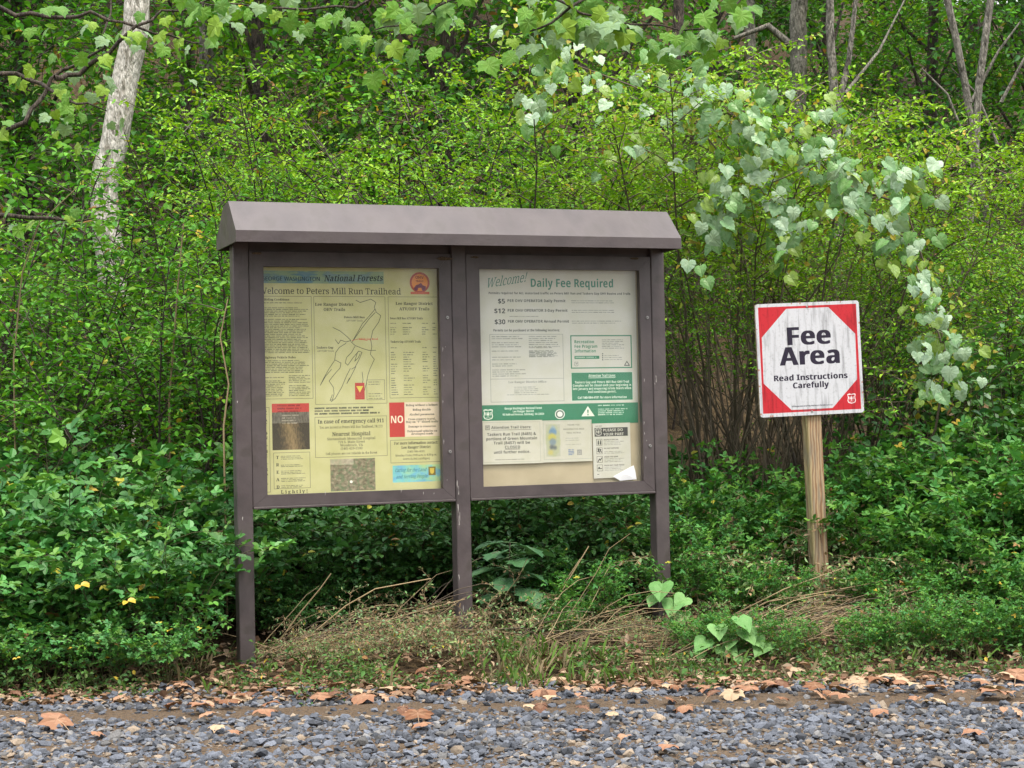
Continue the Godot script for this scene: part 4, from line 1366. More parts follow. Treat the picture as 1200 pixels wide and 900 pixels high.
# many thin dead stems lying the same way
func straw(label: String, line: Array, count: int, D: float, spread: float) -> void:
	var a := at(line[0][0], line[0][1], D)
	var b := at(line[1][0], line[1][1], D + 0.35)
	var o := thing("straw_heap", label, "straw", Vector3(a.x, gh(a.x, a.z), a.z))
	var g := Geo.new()
	for k in count:
		var t := rng.randf_range(-0.1, 0.7)
		var p := a.lerp(b, t) + Vector3(rng.randfn(0, 0.06), 0, rng.randfn(0, 0.1))
		p.y = maxf(gh(p.x, p.z) + 0.01, p.y - rng.randf() * 0.22)
		var d := (b - a).normalized() * (1.0 if rng.randf() < 0.85 else -1.0) + rv(spread * 1.6) + Vector3(0, 0.12, 0)
		var q := path(p, d, rng.randf_range(0.25, 0.75), 5, 0.1 + spread * 0.3, 0.25)
		for j in q.size(): q[j] = Vector3(q[j].x, maxf(q[j].y, gh(q[j].x, q[j].z) + 0.006), q[j].z) - o.position
		g.tube(q, 0.0028, 0.0015, 4, [STRAW * 0.55, STRAW * 0.8, BROWN * 1.2, STRAW][rng.randi() % 4] * rng.randf_range(0.7, 1.2))
	part("stems", g.mesh(), M.twig, o).set_meta("kind", "stuff")

func build_vine() -> void:
	rng.seed = 40
	var v := thing("grape_vine", "climbing vine with pale heart-shaped leaves draped over the brown brush", "vine", spot(900, -10.7))
	var ms := []
	var cols := [Color(0.24, 0.37, 0.22), Color(0.31, 0.43, 0.29), Color(0.14, 0.3, 0.08), Color(0.22, 0.34, 0.05), Color(0.28, 0.4, 0.25), Color(0.18, 0.33, 0.15)]
	for k in 6: ms.append(broad_leaf(GRAPE, [0.25, 0.1, 0.3, 0.2, 0.45, 0.0][k], cols[k], Color(0.4, 0.5, 0.26), 400 + k))
	rng.seed = 41
	var pts := [[613, 28], [628, 87], [645, 108], [618, 125], [630, 128], [624, 143], [647, 80], [743, 97], [782, 102], [778, 147], [793, 140], [750, 180], [732, 183], [810, 112], [830, 110], [850, 110], [873, 117], [895, 110], [805, 138], [837, 138], [860, 128], [880, 137], [893, 147], [877, 160], [887, 167], [913, 175], [900, 182], [888, 193], [892, 210], [873, 195], [850, 203], [837, 225], [850, 227], [870, 228], [825, 245], [855, 247], [823, 270], [848, 267], [832, 283], [910, 232], [915, 267], [930, 252], [915, 295], [932, 285], [943, 158], [967, 138], [970, 170], [995, 158], [953, 183], [977, 200], [990, 200], [993, 220], [975, 255], [995, 238], [1013, 240], [1027, 263], [1053, 223], [1057, 242], [1052, 267], [1037, 290], [1037, 197], [1057, 207], [1070, 208], [1083, 202], [1097, 197], [1077, 290], [917, 303], [821, 320], [1072, 309], [1080, 328], [1078, 340], [1089, 352], [1102, 369], [1111, 385], [1120, 401], [1084, 410], [1105, 423], [1130, 417], [1114, 439], [1088, 426], [1103, 469], [1091, 456], [662, 70], [690, 110], [712, 128], [760, 70], [790, 60], [822, 80], [808, 95], [655, 40], [680, 60], [700, 75], [640, 55]]
	var face := Vector3(0, 0.55, 0.85)
	for k in pts.size():
		for j in (2 if k > 82 else 3):
			var jit := Vector2.ZERO if j == 0 else Vector2(rng.randfn(0, 15), rng.randfn(4, 16))
			var px: float = pts[k][0] + jit.x
			var py: float = pts[k][1] + jit.y
			var D := 10.42 - 0.25 * (py - 100) / 300.0 + (0.12 if j else 0.0) + rng.randf_range(-0.06, 0.06) + (0.35 if px < 700 else 0.0)
			var which: int = [0, 1, 4, 5][rng.randi() % 4] if rng.randf() < (0.85 if j == 0 else 0.5) else 2 + rng.randi() % 2
			var f := (face + rv(0.75)).normalized()
			var s := rng.randf_range(0.065, 0.105) * (1.0 if j == 0 else 0.88)
			place_leaf(v, ms[which], M.leaf_shiny, at(px, py - 8, D), Vector3(rng.randf_range(-1.1, 1.1), -1, rng.randf_range(-0.2, 0.7)), f, s)
	# a second, greener vine mixed through it
	var v2 := thing("grape_vine", "greener vine with smaller leaves mixed through the pale-leaved vine", "vine", spot(960, -10.8))
	var done := 0
	while done < 270:
		var a: Array = pts[rng.randi() % 83]
		var b: Array = pts[rng.randi() % 83]
		if Vector2(a[0], a[1]).distance_to(Vector2(b[0], b[1])) > 130: continue
		var t := rng.randf()
		var q := at(lerpf(a[0], b[0], t) + rng.randfn(0, 9), lerpf(a[1], b[1], t) + rng.randfn(0, 9), 10.55 + rng.randf_range(-0.1, 0.25) + (0.3 if a[0] < 700 else 0.0))
		place_leaf(v2, ms[[2, 5, 3, 0, 2, 5][rng.randi() % 6]], M.leaf_soft, q, Vector3(rng.randf_range(-1.2, 1.2), -1, rng.randf_range(-0.3, 0.7)), (face + rv(0.8)).normalized(), rng.randf_range(0.05, 0.095))
		done += 1
	for L in [[[960, 620, 11.0], [955, 420, 10.9], [970, 300, 10.75], [985, 215, 10.7], [930, 160, 10.7], [850, 120, 10.75], [780, 105, 10.9]], [[985, 215, 10.7], [1060, 240, 10.65], [1090, 330, 10.6], [1110, 420, 10.6]]]:
		var q := PackedVector3Array()
		for p in L: q.append(at(p[0], p[1], p[2]) - v2.position)
		if L[0][1] > 600: q.insert(0, Vector3(q[0].x, gh(q[0].x + v2.position.x, q[0].z + v2.position.z) - v2.position.y - 0.1, q[0].z))
		var g2 := Geo.new()
		g2.tube(q, 0.009, 0.004, 6, BROWN * 0.8)
		part("stem", g2.mesh(), M.twig, v2)
	# smaller shoots and young leaves between
	var yl := Geo.new()
	for k in pts.size():
		for j in 16:
			var p := at(pts[k][0] + rng.randfn(0, 20), pts[k][1] + rng.randfn(4, 18), 10.6 + rng.randf() * 0.4 + (0.4 if pts[k][0] < 700 else 0.0)) - v.position
			var c: Color = [Color(0.24, 0.36, 0.04), Color(0.3, 0.38, 0.04), Color(0.18, 0.32, 0.06), Color(0.36, 0.3, 0.04)][rng.randi() % 4]
			yl.leaf(p, (Vector3(0, -0.6, 0.2) + rv(0.9)).normalized(), (Vector3(0, 0.7, 0.6) + rv(0.6)).normalized(), rng.randf_range(0.03, 0.06), rng.randf_range(0.02, 0.045), c * rng.randf_range(0.75, 1.2))
	part("young_leaves", yl.mesh(), M.leaf_soft, v).set_meta("kind", "stuff")
	# woody stems of the vine
	var paths := [[[905, 620, 11.0], [890, 480, 11.0], [870, 340, 10.95], [850, 250, 10.8], [845, 180, 10.85], [800, 130, 10.9], [740, 100, 11.0], [680, 80, 11.2], [620, 50, 11.3]], [[890, 480, 11.0], [912, 380, 10.8], [925, 290, 10.75], [895, 210, 10.8], [880, 150, 10.85], [850, 120, 10.9]], [[900, 420, 11.0], [980, 300, 10.9], [1000, 240, 10.75], [960, 180, 10.85]], [[1000, 240, 10.75], [1060, 215, 10.75], [1097, 205, 10.7]], [[1040, 620, 10.9], [1095, 500, 10.6], [1110, 420, 10.55], [1085, 340, 10.6], [1060, 280, 10.65], [1010, 245, 10.7]], [[850, 250, 10.8], [828, 300, 10.75], [820, 330, 10.7]]]
	for k in paths.size():
		var q := PackedVector3Array()
		for p in paths[k]: q.append(at(p[0], p[1], p[2]) - v.position + rv(0.02))
		if k == 0 or k == 4: q.insert(0, Vector3(q[0].x, gh(q[0].x + v.position.x, q[0].z + v.position.z) - v.position.y - 0.1, q[0].z))
		var g := Geo.new()
		g.tube(q, 0.011 if k == 0 or k == 4 else 0.007, 0.004, 6, BROWN * 0.9)
		part("stem", g.mesh(), M.twig, v)

func build_overhang() -> void:
	# broad lobed leaves that hang into the top of the picture
	rng.seed = 50
	var ms := []
	for k in 4: ms.append(broad_leaf(PLANE_LEAF, 0.3, [Color(0.12, 0.27, 0.03), Color(0.1, 0.23, 0.04), Color(0.2, 0.33, 0.03), Color(0.2, 0.31, 0.16)][k], Color(0.28, 0.4, 0.1), 500 + k))
	rng.seed = 51
	var trees := [
		{label = "young plane tree with drooping lobed leaves beside the pale trunk", foot = -40.0, z = -9.9, r = 0.05, top = -120.0, limbs = [[[-40, 190], [30, 140], [62, 95], [120, 55], [130, 0]], [[-40, 70], [40, 95], [80, 118], [125, 130]], [[-40, 250], [60, 258], [110, 256]], [[62, 95], [100, 80], [150, 40], [190, 15], [270, -5]], [[-40, 0], [40, 20], [110, 15], [180, 40], [240, 50]]], leaves = 85, size = 0.076},
		{label = "plane tree branch tree leaning over the kiosk roof", foot = 985.0, z = -10.3, r = 0.05, top = -160.0, limbs = [], leaves = 0, size = 0.15}]
	for t in trees:
		if t.leaves == 0: continue
		var b := spot(t.foot, t.z)
		var tr := [b - Vector3(0, 0.2, 0), at(t.foot, 300, -t.z), at(t.foot + 4, 100, -t.z), at(t.foot, t.top, -t.z)]
		var o := bark_tree("overhanging_tree", t.label, "", tr, t.r, t.r * 0.6, M.bark_dark)
		add_sprays(o, t.limbs, -t.z, t.leaves, t.size, ms, 0.018)
	# tree outside the frame whose boughs cross the top
	var D := 9.6
	var b2 := spot(1290, -D)
	var tr2 := [b2 - Vector3(0, 0.2, 0), at(1285, 300, D), at(1270, 60, D), at(1230, -90, D), at(1180, -260, D)]
	var o2 := bark_tree("overhanging_tree", "plane tree with broad lobed leaves whose boughs hang over the kiosk", "", tr2, 0.07, 0.05, M.bark_dark)
	add_sprays(o2, [[[1230, -90], [1050, -110], [900, -40], [835, 38]], [[1230, -90], [900, -120], [600, -30], [680, 12], [760, 32], [838, 36]], [[1230, -90], [820, -130], [520, -60], [420, 12], [300, 10], [235, 3]], [[1230, -90], [800, -140], [560, -30], [500, 20], [440, 35]], [[900, -120], [720, -40], [650, 30], [600, 40]]], D, 190, 0.105, ms, 0.014)

func add_sprays(o: Node3D, limbs: Array, D: float, count: int, size: float, ms: Array, r: float) -> void:
	var segs := []
	for L in limbs:
		var q := PackedVector3Array()
		for p in L: q.append(at(p[0], p[1], D + rng.randf_range(-0.15, 0.15)) - o.position)
		var g := Geo.new()
		var fine := PackedVector3Array()
		for k in q.size() - 1:
			for t in 4: fine.append(q[k].lerp(q[k + 1], t / 4.0) + rv(0.02))
		fine.append(q[q.size() - 1])
		g.tube(fine, r, 0.004, 6, Color.WHITE)
		part("limb", g.mesh(), M.bark_dark, o)
		for k in fine.size() - 1: segs.append([fine[k], fine[k + 1]])
	var done := 0
	var tries := 0
	while done < count and tries < 6000:
		tries += 1
		var s: Array = segs[rng.randi() % segs.size()]
		var p: Vector3 = (s[0] as Vector3).lerp(s[1], rng.randf()) + o.position + Vector3(rng.randfn(0, 0.08), rng.randfn(-0.05, 0.07), rng.randfn(0, 0.1))
		var c := cam.transform.affine_inverse() * p
		var px := 600 + c.x / -c.z * F
		var py := 450 - c.y / -c.z * F
		if px < -40 or px > 1240 or py < -60: continue
		place_leaf(o, ms[rng.randi() % 4], M.leaf_soft, p, Vector3(rng.randf_range(-1, 1), -0.8, rng.randf_range(-0.4, 0.5)), (Vector3(0, 0.7, 0.5) + rv(0.6)).normalized(), size * rng.randf_range(0.6, 1.15))
		done += 1

func build_litter() -> void:
	rng.seed = 60
	# oak seedling beside the middle post
	var oak := thing("oak_seedling", "oak seedling with large lobed dark leaves beside the middle post", "seedling", spot(594, -9.4))
	var om := []
	for k in 2: om.append(broad_leaf(OAK, 0.3, [Color(0.045, 0.12, 0.05), Color(0.06, 0.15, 0.06)][k], Color(0.1, 0.18, 0.07), 600 + k))
	rng.seed = 61
	var g := Geo.new()
	g.tube(PackedVector3Array([Vector3(0, -0.1, 0), Vector3(0.01, 0.15, 0), Vector3(-0.01, 0.36, 0.02), Vector3(0.0, 0.5, 0.03)]), 0.006, 0.003, 6, DARKBARK * 1.6)
	part("stem", g.mesh(), M.twig, oak)
	for k in 18:
		var a := k * 2.4
		var y := 0.2 + 0.32 * k / 18.0
		place_leaf(oak, om[k % 2], M.leaf_waxy, oak.position + Vector3(cos(a) * 0.03, y, sin(a) * 0.03 + 0.02), Vector3(cos(a), rng.randf_range(-0.4, 0.1), sin(a)), (Vector3.UP + rv(0.3)).normalized(), rng.randf_range(0.18, 0.26))
	# round-leaved creepers at the foot of the right-hand post
	var hm := []
	for k in 2: hm.append(broad_leaf(HEART, 0.2, [Color(0.15, 0.33, 0.1), Color(0.19, 0.37, 0.12)][k], Color(0.2, 0.34, 0.12), 610 + k))
	for c in [["heart_leaf_creeper", "creeper with big pale round leaves climbing the outer kiosk post", [[776, 684, 0.13], [790, 704, 0.12], [800, 718, 0.09], [768, 700, 0.08], [782, 735, 0.07], [784, 726, 0.11], [803, 700, 0.1], [770, 742, 0.09]], 9.3], ["heart_leaf_creeper", "low creeper with big pale round leaves between kiosk and sign post", [[840, 733, 0.1], [872, 738, 0.11], [846, 758, 0.12], [884, 746, 0.09], [856, 748, 0.08], [820, 762, 0.07], [865, 765, 0.08], [866, 724, 0.11], [898, 752, 0.12], [828, 750, 0.1]], 8.72]]:
		var D: float = c[3]
		var foot := at(c[2][0][0] + 6, 768, D)
		foot.y = gh(foot.x, foot.z)
		var o := thing(c[0], c[1], "creeper", foot)
		var gs := Geo.new()
		var q := PackedVector3Array([Vector3(0, -0.05, 0)])
		for l in c[2]: q.append(at(l[0], l[1], D) - foot - Vector3(0, 0.03, 0.02))
		gs.tube(q, 0.003, 0.0015, 5, Color(0.12, 0.16, 0.05))
		part("stem", gs.mesh(), M.twig, o)
		for l in c[2]:
			place_leaf(o, hm[rng.randi() % 2], M.leaf_soft, at(l[0], l[1], D), Vector3(rng.randf_range(-0.8, 0.8), -0.5, 0.6), (Vector3(0, 0.9, 0.5) + rv(0.3)).normalized(), l[2])
	for t in [["fallen_branch", "broken brown branch caught in the leafy shrubs", [[14, 655, 9.0], [40, 649, 8.95], [66, 656, 8.9], [84, 672, 8.9]], 0.022, BROWN * 1.5], ["dead_sapling", "pale dead sapling standing upright among the dark-stemmed shrubs", [[198, 470, 10.3], [203, 410, 10.35], [208, 340, 10.3], [215, 262, 10.3]], 0.008, STRAW * 0.6], ["dead_sapling", "bent pale dead sapling close beside the outer kiosk post", [[262, 500, 9.6], [268, 450, 9.6], [258, 395, 9.6], [267, 350, 9.6]], 0.006, STRAW * 0.9], ["dead_sapling", "pale dead sapling arching over the shrubs below the pale trunk", [[16, 420, 10.3], [26, 320, 10.2], [46, 262, 10.1], [90, 220, 10.0]], 0.006, STRAW * 0.8]]:
		var q := PackedVector3Array()
		for p in t[2]: q.append(at(p[0], p[1], p[2]))
		if t[0] == "dead_sapling": q.insert(0, Vector3(q[0].x, gh(q[0].x, q[0].z) - 0.1, q[0].z))
		var gb := Geo.new()
		gb.tube(q, t[3], t[3] * 0.5, 7, t[4])
		var o := part(t[0], gb.mesh(), M.twig, self)
		tag(o, t[1], "branch")
	# crumbled old leaves between the plants
	var lg := Geo.new()
	for k in 4200:
		var p := spot(rng.randf_range(-150, 1350), -7.85 - 1.9 * pow(rng.randf(), 1.6))
		p.y += 0.004 + rng.randf() * 0.02
		var c: Color = [Color(0.27, 0.17, 0.11), Color(0.2, 0.115, 0.07), Color(0.36, 0.26, 0.18), Color(0.13, 0.08, 0.05)][rng.randi() % 4]
		lg.leaf(p, (rv() * Vector3(1, 0.25, 1)).normalized(), (Vector3.UP + rv(0.6)).normalized(), rng.randf_range(0.02, 0.07), rng.randf_range(0.012, 0.04), c * rng.randf_range(0.7, 1.15))
	var lo := part("leaf_litter", lg.mesh(), M.litter, self)
	tag(lo, "crumbled brown leaf litter on the soil between the plants", "leaf litter", "", "stuff")
	# fallen leaves
	var fm := []
	for k in 6: fm.append(broad_leaf(PLANE_LEAF if k % 2 == 0 else OAK, 0.55, [Color(0.27, 0.14, 0.085), Color(0.33, 0.19, 0.12), Color(0.19, 0.09, 0.05), Color(0.38, 0.24, 0.16), Color(0.4, 0.29, 0.19), Color(0.14, 0.07, 0.045)][k], Color(0.38, 0.27, 0.18), 620 + k))
	rng.seed = 62
	var spots := []
	for q in [[30, 812, .12], [75, 855, .13], [45, 815, .13], [270, 862, .06], [490, 845, .1], [330, 785, .11], [372, 800, .09], [300, 790, .09], [15, 800, .1], [715, 790, .1], [700, 795, .08], [835, 795, .12], [850, 785, .1], [1010, 800, .13], [1035, 790, .14], [1060, 800, .12], [1015, 780, .11], [1170, 815, .11], [1155, 795, .12], [1190, 800, .11], [1095, 825, .07], [785, 878, .07], [975, 818, .05], [900, 810, .06], [560, 795, .1], [590, 792, .1], [540, 800, .08], [130, 800, .09], [180, 802, .1], [220, 800, .09], [880, 800, .09]]:
		spots.append(q)
	for k in 235: spots.append([rng.randf_range(-40, 1240), (794 if k % 3 == 0 else 808) + rng.randfn(0, 10) + (rng.randf() * 60 if k % 7 == 0 else 0.0), rng.randf_range(0.035, 0.1)])
	for q in spots:
		var dir := at(q[0], q[1], 1.0) - cam.position
		var tt := (cam.position.y - 0.02) / -dir.y
		if tt > 12.0: continue
		var p := cam.position + dir * tt
		p.y = gh(p.x, p.z) + 0.012 + rng.randf() * 0.01 + (0.025 if p.z > -7.95 else 0.0)
		var o := MeshInstance3D.new()
		o.name = numbered("fallen_leaf")
		var which := rng.randi() % 6
		o.mesh = fm[which]
		o.material_override = M.litter
		add_child(o)
		var b := Basis.from_euler(Vector3(-PI / 2 + rng.randf_range(-0.5, 0.5), rng.randf_range(-0.4, 0.4), 0))
		b = Basis(Vector3.UP, rng.randf() * TAU) * b
		var s: float = q[2]
		o.transform = Transform3D(b.scaled(Vector3.ONE * s), p)
		tag(o, "dry brown fallen leaf lying at the gravel edge", "leaf", "fallen leaves at the gravel edge")

func spot(px: float, z: float, sink := 0.0) -> Vector3:
	var x := (px - 600.0) / F * -z
	return Vector3(x, gh(x, z) - sink, z)

func setup_materials() -> void:
	var kp := mat("kiosk_paint", Color(0.082, 0.065, 0.066), 0.5, 0.5)
	tri_tex(kp, noise_tex(512, 0.006, [[0.0, Color(0.8, 0.8, 0.8)], [0.45, Color(0.95, 0.94, 0.95)], [0.7, Color(1, 1, 1)], [0.86, Color(0.9, 0.9, 0.88)]], 6, 3), 1.1, false)
	kp.roughness_texture = noise_tex(256, 0.02, [[0.0, Color(0.7, 0.7, 0.7)], [1.0, Color(1, 1, 1)]], 4, 7)
	kp.heightmap_enabled = true
	kp.heightmap_texture = noise_tex(512, 0.05, [[0.0, Color(0, 0, 0)], [1.0, Color(1, 1, 1)]], 3, 5)
	kp.heightmap_scale = 0.05
	mat("bare", Color(0.42, 0.39, 0.37), 0.7)
	var bk := mat("backing", Color(0.5, 0.42, 0.28), 0.85)
	tri_tex(bk, noise_tex(256, 0.02, [[0.0, Color(0.9, 0.9, 0.88)], [1.0, Color(1, 1, 1)]], 5, 4), 1.0)
	mat("steel", Color(0.35, 0.34, 0.33), 0.4).metallic = 0.7
	var mu := mat("mud", Color(0.2, 0.14, 0.095), 0.95)
	tri_tex(mu, noise_tex(256, 0.05, [[0.2, Color(0.4, 0.4, 0.4)], [0.8, Color(1, 1, 1)]], 5, 15), 12.0)
	mat("dark", Color(0.02, 0.02, 0.02), 0.7)
	mat("paper", Color(0.82, 0.82, 0.84), 0.8)
	var gl := mat("glass", Color(1, 1, 1), 0.03, 0.28)
	gl.albedo_color = Color(0.95, 1.0, 0.97, 0.012)
	gl.transparency = BaseMaterial3D.TRANSPARENCY_ALPHA
	var pl := mat("ply", Color(0.42, 0.32, 0.22), 0.85)
	tri_tex(pl, noise_tex(256, 0.03, [[0.0, Color(0.6, 0.58, 0.55)], [1.0, Color(1, 1, 1)]], 5, 14), 3.0, false)
	var tw := mat("twig", Color(1, 1, 1), 0.85)
	tw.vertex_color_use_as_albedo = true
	foliage_mat("leaf_soft", 0.58, 0.55, 0.38)
	foliage_mat("leaf_shiny", 0.4, 0.35)
	foliage_mat("leaf_waxy", 0.46, 0.38, 0.45)
	foliage_mat("litter", 0.85, 0.15, 0.3)
	# bark
	for b in [["bark_pale", Color8(150, 144, 134), Color8(208, 203, 194), Color8(124, 118, 106)], ["bark_grey", Color8(92, 88, 80), Color8(140, 134, 124), Color8(66, 62, 56)], ["bark_dark", Color8(50, 42, 36), Color8(88, 76, 66), Color8(38, 32, 28)]]:
		var bm := mat(b[0], Color(1, 1, 1), 0.9)
		bm.albedo_texture = noise_tex(512, 0.012, [[0.2, b[2]], [0.38, b[0 + 1]], [0.5, b[2 - 0]], [0.62, b[1]], [0.75, b[3]]], 5, 31)
		bm.uv1_triplanar = true
		bm.uv1_world_triplanar = true
		bm.uv1_scale = Vector3(2.2, 0.55, 2.2)
		bm.heightmap_enabled = true
		bm.heightmap_texture = noise_tex(512, 0.03, [[0.3, Color(0, 0, 0)], [0.7, Color(1, 1, 1)]], 4, 32)
		bm.heightmap_scale = 1.5
	var so := mat("soil", Color(1, 1, 1), 0.95, 0.2)
	tri_tex(so, noise_tex(1024, 0.012, [[0.2, Color8(42, 35, 27)], [0.42, Color8(72, 58, 44)], [0.55, Color8(52, 45, 33)], [0.7, Color8(98, 80, 60)], [0.85, Color8(52, 50, 32)]], 6, 41), 0.9)
	so.heightmap_enabled = true
	so.heightmap_texture = noise_tex(512, 0.06, [[0.0, Color(0, 0, 0)], [1.0, Color(1, 1, 1)]], 4, 42)
	so.heightmap_scale = 2.0
	var gr := mat("grit", Color(1, 1, 1), 0.95, 0.3)
	tri_tex(gr, noise_tex(1024, 0.03, [[0.2, Color8(62, 54, 46)], [0.4, Color8(108, 86, 64)], [0.5, Color8(74, 70, 68)], [0.62, Color8(122, 98, 72)], [0.8, Color8(64, 62, 64)]], 6, 51), 1.3)
	gr.heightmap_enabled = true
	gr.heightmap_texture = noise_tex(1024, 0.12, [[0.0, Color(0, 0, 0)], [1.0, Color(1, 1, 1)]], 3, 52)
	gr.heightmap_scale = 0.8
	var sm := mat("stone", Color(1, 1, 1), 0.8, 0.4)
	sm.vertex_color_use_as_albedo = true
	tri_tex(sm, noise_tex(512, 0.03, [[0.2, Color(0.7, 0.7, 0.7)], [0.5, Color(0.95, 0.95, 0.95)], [0.8, Color(1, 1, 1)]], 5, 61), 9.0)

func build_ground() -> void:
	var st := SurfaceTool.new()
	st.begin(Mesh.PRIMITIVE_TRIANGLES)
	var xs := []
	var zs := []
	for k in range(-44, 45): xs.append(0.15 * k + signf(k) * pow(absf(k) / 44.0, 6) * 180.0)
	for k in range(0, 60): zs.append(-8.0 - 0.11 * k - pow(k / 60.0, 5) * 190.0)
	zs.push_front(-7.0)
	zs.push_front(60.0)
	zs.push_front(160.0)
	for z in zs:
		for x in xs:
			st.add_vertex(Vector3(x, gh(x, z) - 0.02, z))
	var nx := xs.size()
	for a in zs.size() - 1:
		for b in nx - 1:
			var k := a * nx + b
			for q in [k, k + nx, k + 1, k + 1, k + nx, k + nx + 1]: st.add_index(q)
	st.generate_normals()
	tag(part("ground", st.commit(), M.soil, self), "", "", "", "structure")
	# gravel road surface with a ragged far edge
	var g := SurfaceTool.new()
	g.begin(Mesh.PRIMITIVE_TRIANGLES)
	var rows := [80.0, 20.0, -2.0, -5.5, -6.4, -6.8, -7.1, -7.4, -7.55, -7.75, -7.98]
	for r in rows.size():
		for k in range(-80, 81):
			var x := k * 0.12 + signf(k) * pow(absf(k) / 80.0, 8) * 150.0
			var z: float = rows[r]
			if r == rows.size() - 1: z += 0.3 * hill.get_noise_2d(x * 55, 5.0) - 0.05
			g.add_vertex(Vector3(x, gh(x, z) + (0.004 if r < rows.size() - 1 else -0.025), z))
	for a in rows.size() - 1:
		for b in 160:
			var k := a * 161 + b
			for q in [k, k + 161, k + 1, k + 1, k + 161, k + 162]: g.add_index(q)
	g.generate_normals()
	tag(part("gravel_road", g.commit(), M.grit, self), "", "", "", "structure")

func stone_mesh(sd: int) -> ArrayMesh:
	rng.seed = sd
	var base := []
	var t := (1.0 + sqrt(5.0)) / 2.0
	for p in [[-1, t, 0], [1, t, 0], [-1, -t, 0], [1, -t, 0], [0, -1, t], [0, 1, t], [0, -1, -t], [0, 1, -t], [t, 0, -1], [t, 0, 1], [-t, 0, -1], [-t, 0, 1]]:
		var q := Vector3(p[0], p[1], p[2]).normalized()
		base.append(q * rng.randf_range(0.55, 1.2) * Vector3(1.15, 0.68, 0.85))
	var g := Geo.new()
	for f in [[0, 11, 5], [0, 5, 1], [0, 1, 7], [0, 7, 10], [0, 10, 11], [1, 5, 9], [5, 11, 4], [11, 10, 2], [10, 7, 6], [7, 1, 8], [3, 9, 4], [3, 4, 2], [3, 2, 6], [3, 6, 8], [3, 8, 9], [4, 9, 5], [2, 4, 11], [6, 2, 10], [8, 6, 7], [9, 8, 1]]:
		g.tri(base[f[0]], base[f[1]], base[f[2]], Color.WHITE, base[f[0]] + base[f[1]] + base[f[2]])
	g.c.clear()
	return g.mesh()

func stone_color() -> Color:
	var k := rng.randf_range(0.45, 1.7)
	var r := rng.randf()
	if r < 0.72: return Color(0.092, 0.1, 0.122) * k
	if r < 0.9: return Color(0.14, 0.135, 0.135) * k
	return Color(0.22, 0.17, 0.125) * k

func build_gravel() -> void:
	var ms := []
	for k in 8: ms.append(stone_mesh(100 + k))
	rng.seed = 7
	var thin := FastNoiseLite.new()
	thin.seed = 3
	thin.frequency = 0.7
	var road := get_node("gravel_road")
	var lists := []
	for k in 8: lists.append([])
	var singles := 0
	for k in 76000:
		var z := -5.6 - 3.1 * rng.randf()
		var x := rng.randf_range(-3.9, 3.9)
		var edge := -7.93 + 0.3 * hill.get_noise_2d(x * 55, 5.0)
		var bare := thin.get_noise_2d(x * 0.8, z * 3.2)
		var keep := 1.0
		if bare > 0.25: keep = 0.4
		if z < edge: keep *= clampf(1.0 - (edge - z) / 0.3, 0, 1) * 0.6
		var band := absf(z + 7.55)
		if band < 0.15 + 0.1 * thin.get_noise_2d(x * 2.0, 7.0): keep *= 0.1
		if rng.randf() > keep: continue
		var s := rng.randf_range(0.004, 0.014) if rng.randf() < 0.7 else (rng.randf_range(0.013, 0.024) if rng.randf() < 0.9 else rng.randf_range(0.022, 0.034))
		var b := Basis.from_euler(Vector3(rng.randf_range(-0.5, 0.5), rng.randf() * TAU, rng.randf_range(-0.5, 0.5))).scaled(Vector3(s, s * rng.randf_range(0.7, 1.1), s))
		var tr := Transform3D(b, Vector3(x, gh(x, z) + s * rng.randf_range(0.15, 0.55), z))
		var c := stone_color()
		if s > 0.0205 and singles < 300 and absf(x) < -z * 0.3 and z > -7.9:
			var m: StandardMaterial3D = stone_mats[singles % 8]
			var o := MeshInstance3D.new()
			o.name = "stone"
			o.mesh = ms[singles % 8]
			o.material_override = m
			road.add_child(o, true)
			o.transform = tr
			singles += 1
		else:
			lists[k % 8].append([tr, c])
	var root := Node3D.new()
	root.name = "gravel"
	tag(root, "loose blue-grey crushed stone covering the road edge", "gravel", "", "stuff")
	add_child(root)
	for q in 8:
		var mm := MultiMesh.new()
		mm.transform_format = MultiMesh.TRANSFORM_3D
		mm.use_colors = true
		mm.mesh = ms[q]
		mm.instance_count = lists[q].size()
		for j in lists[q].size():
			mm.set_instance_transform(j, lists[q][j][0])
			mm.set_instance_color(j, lists[q][j][1])
		var mi := MultiMeshInstance3D.new()
		mi.name = "stones"
		mi.multimesh = mm
		mi.material_override = M.stone
		root.add_child(mi, true)

var stone_mats := []

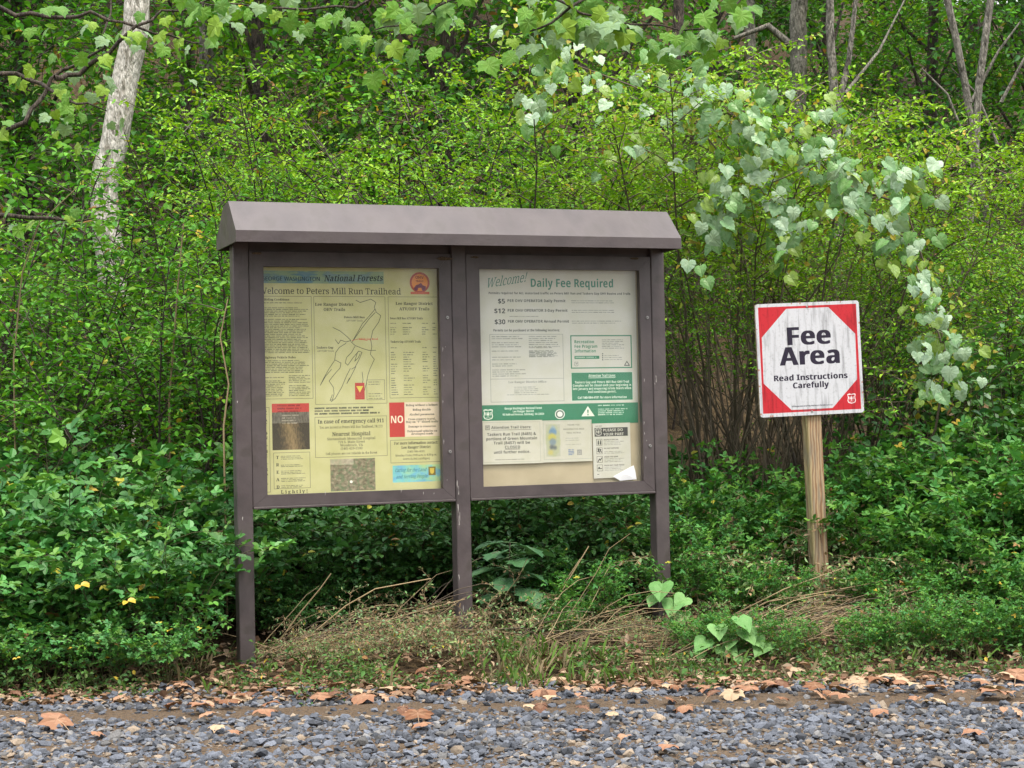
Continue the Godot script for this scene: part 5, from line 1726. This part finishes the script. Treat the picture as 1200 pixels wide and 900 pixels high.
func _ready() -> void:
	# ---------------------------------------------------------------- camera, sky, light
	cam = Camera3D.new()
	cam.name = "camera"
	cam.fov = rad_to_deg(2.0 * atan(450.0 / F))
	cam.near = 0.05
	cam.far = 900.0
	cam.transform = Transform3D(Basis(Vector3(1, 0, 0), 0.0155) * Basis(Vector3(0, 0, 1), -0.0206), Vector3(0, 1.312, 0))
	add_child(cam)
	cam.current = true
	var env := Environment.new()
	env.tonemap_mode = Environment.TONE_MAPPER_LINEAR
	env.tonemap_exposure = 2.95
	env.background_mode = Environment.BG_SKY
	var sky := Sky.new()
	var sk := ProceduralSkyMaterial.new()
	sk.sky_top_color = Color(0.97, 0.985, 1.0)
	sk.sky_horizon_color = Color(0.70, 0.705, 0.71)
	sk.sky_curve = 0.6
	sk.sky_energy_multiplier = 1.1
	sk.ground_bottom_color = Color(0.3, 0.28, 0.26)
	sk.ground_horizon_color = Color(0.6, 0.6, 0.6)
	sk.sun_angle_max = 1.0
	sky.sky_material = sk
	env.sky = sky
	env.sdfgi_enabled = true
	env.ssao_enabled = true
	env.ssil_enabled = true
	var we := WorldEnvironment.new()
	we.name = "world_environment"
	we.environment = env
	add_child(we)
	var sun := DirectionalLight3D.new()
	sun.name = "sun"
	sun.light_energy = 0.5
	sun.light_color = Color(1.0, 0.97, 0.92)
	sun.light_angular_distance = 18.0
	sun.shadow_enabled = true
	add_child(sun)
	sun.look_at_from_position(Vector3(2.5, 10, 3.5), Vector3(0, 0, 0))

	# ---------------------------------------------------------------- materials and the setting
	rng.seed = 12
	hill.seed = 4
	hill.frequency = 0.02
	var ff := func(n: String, wt: int) -> SystemFont:
		var f := SystemFont.new()
		f.font_names = PackedStringArray([n])
		f.font_weight = wt
		return f
	font_sans = ff.call("Droid Sans", 400)
	font_bold = ff.call("Droid Sans", 700)
	font_serif = ff.call("Droid Serif", 400)
	font_serif_bold = ff.call("Droid Serif", 700)
	setup_materials()
	for k in 8:
		var m: StandardMaterial3D = M.stone.duplicate()
		m.vertex_color_use_as_albedo = false
		m.albedo_color = (stone_color() * 1.15).linear_to_srgb()
		stone_mats.append(m)
	build_ground()
	build_kiosk()
	build_print()
	mud_nests()
	build_sign()
	print("kiosk ", Time.get_ticks_msec())
	build_gravel()
	print("gravel ", Time.get_ticks_msec())
	build_plants()
	print("plants ", Time.get_ticks_msec())
	build_vine()
	build_overhang()
	build_litter()
	print("all ", Time.get_ticks_msec())
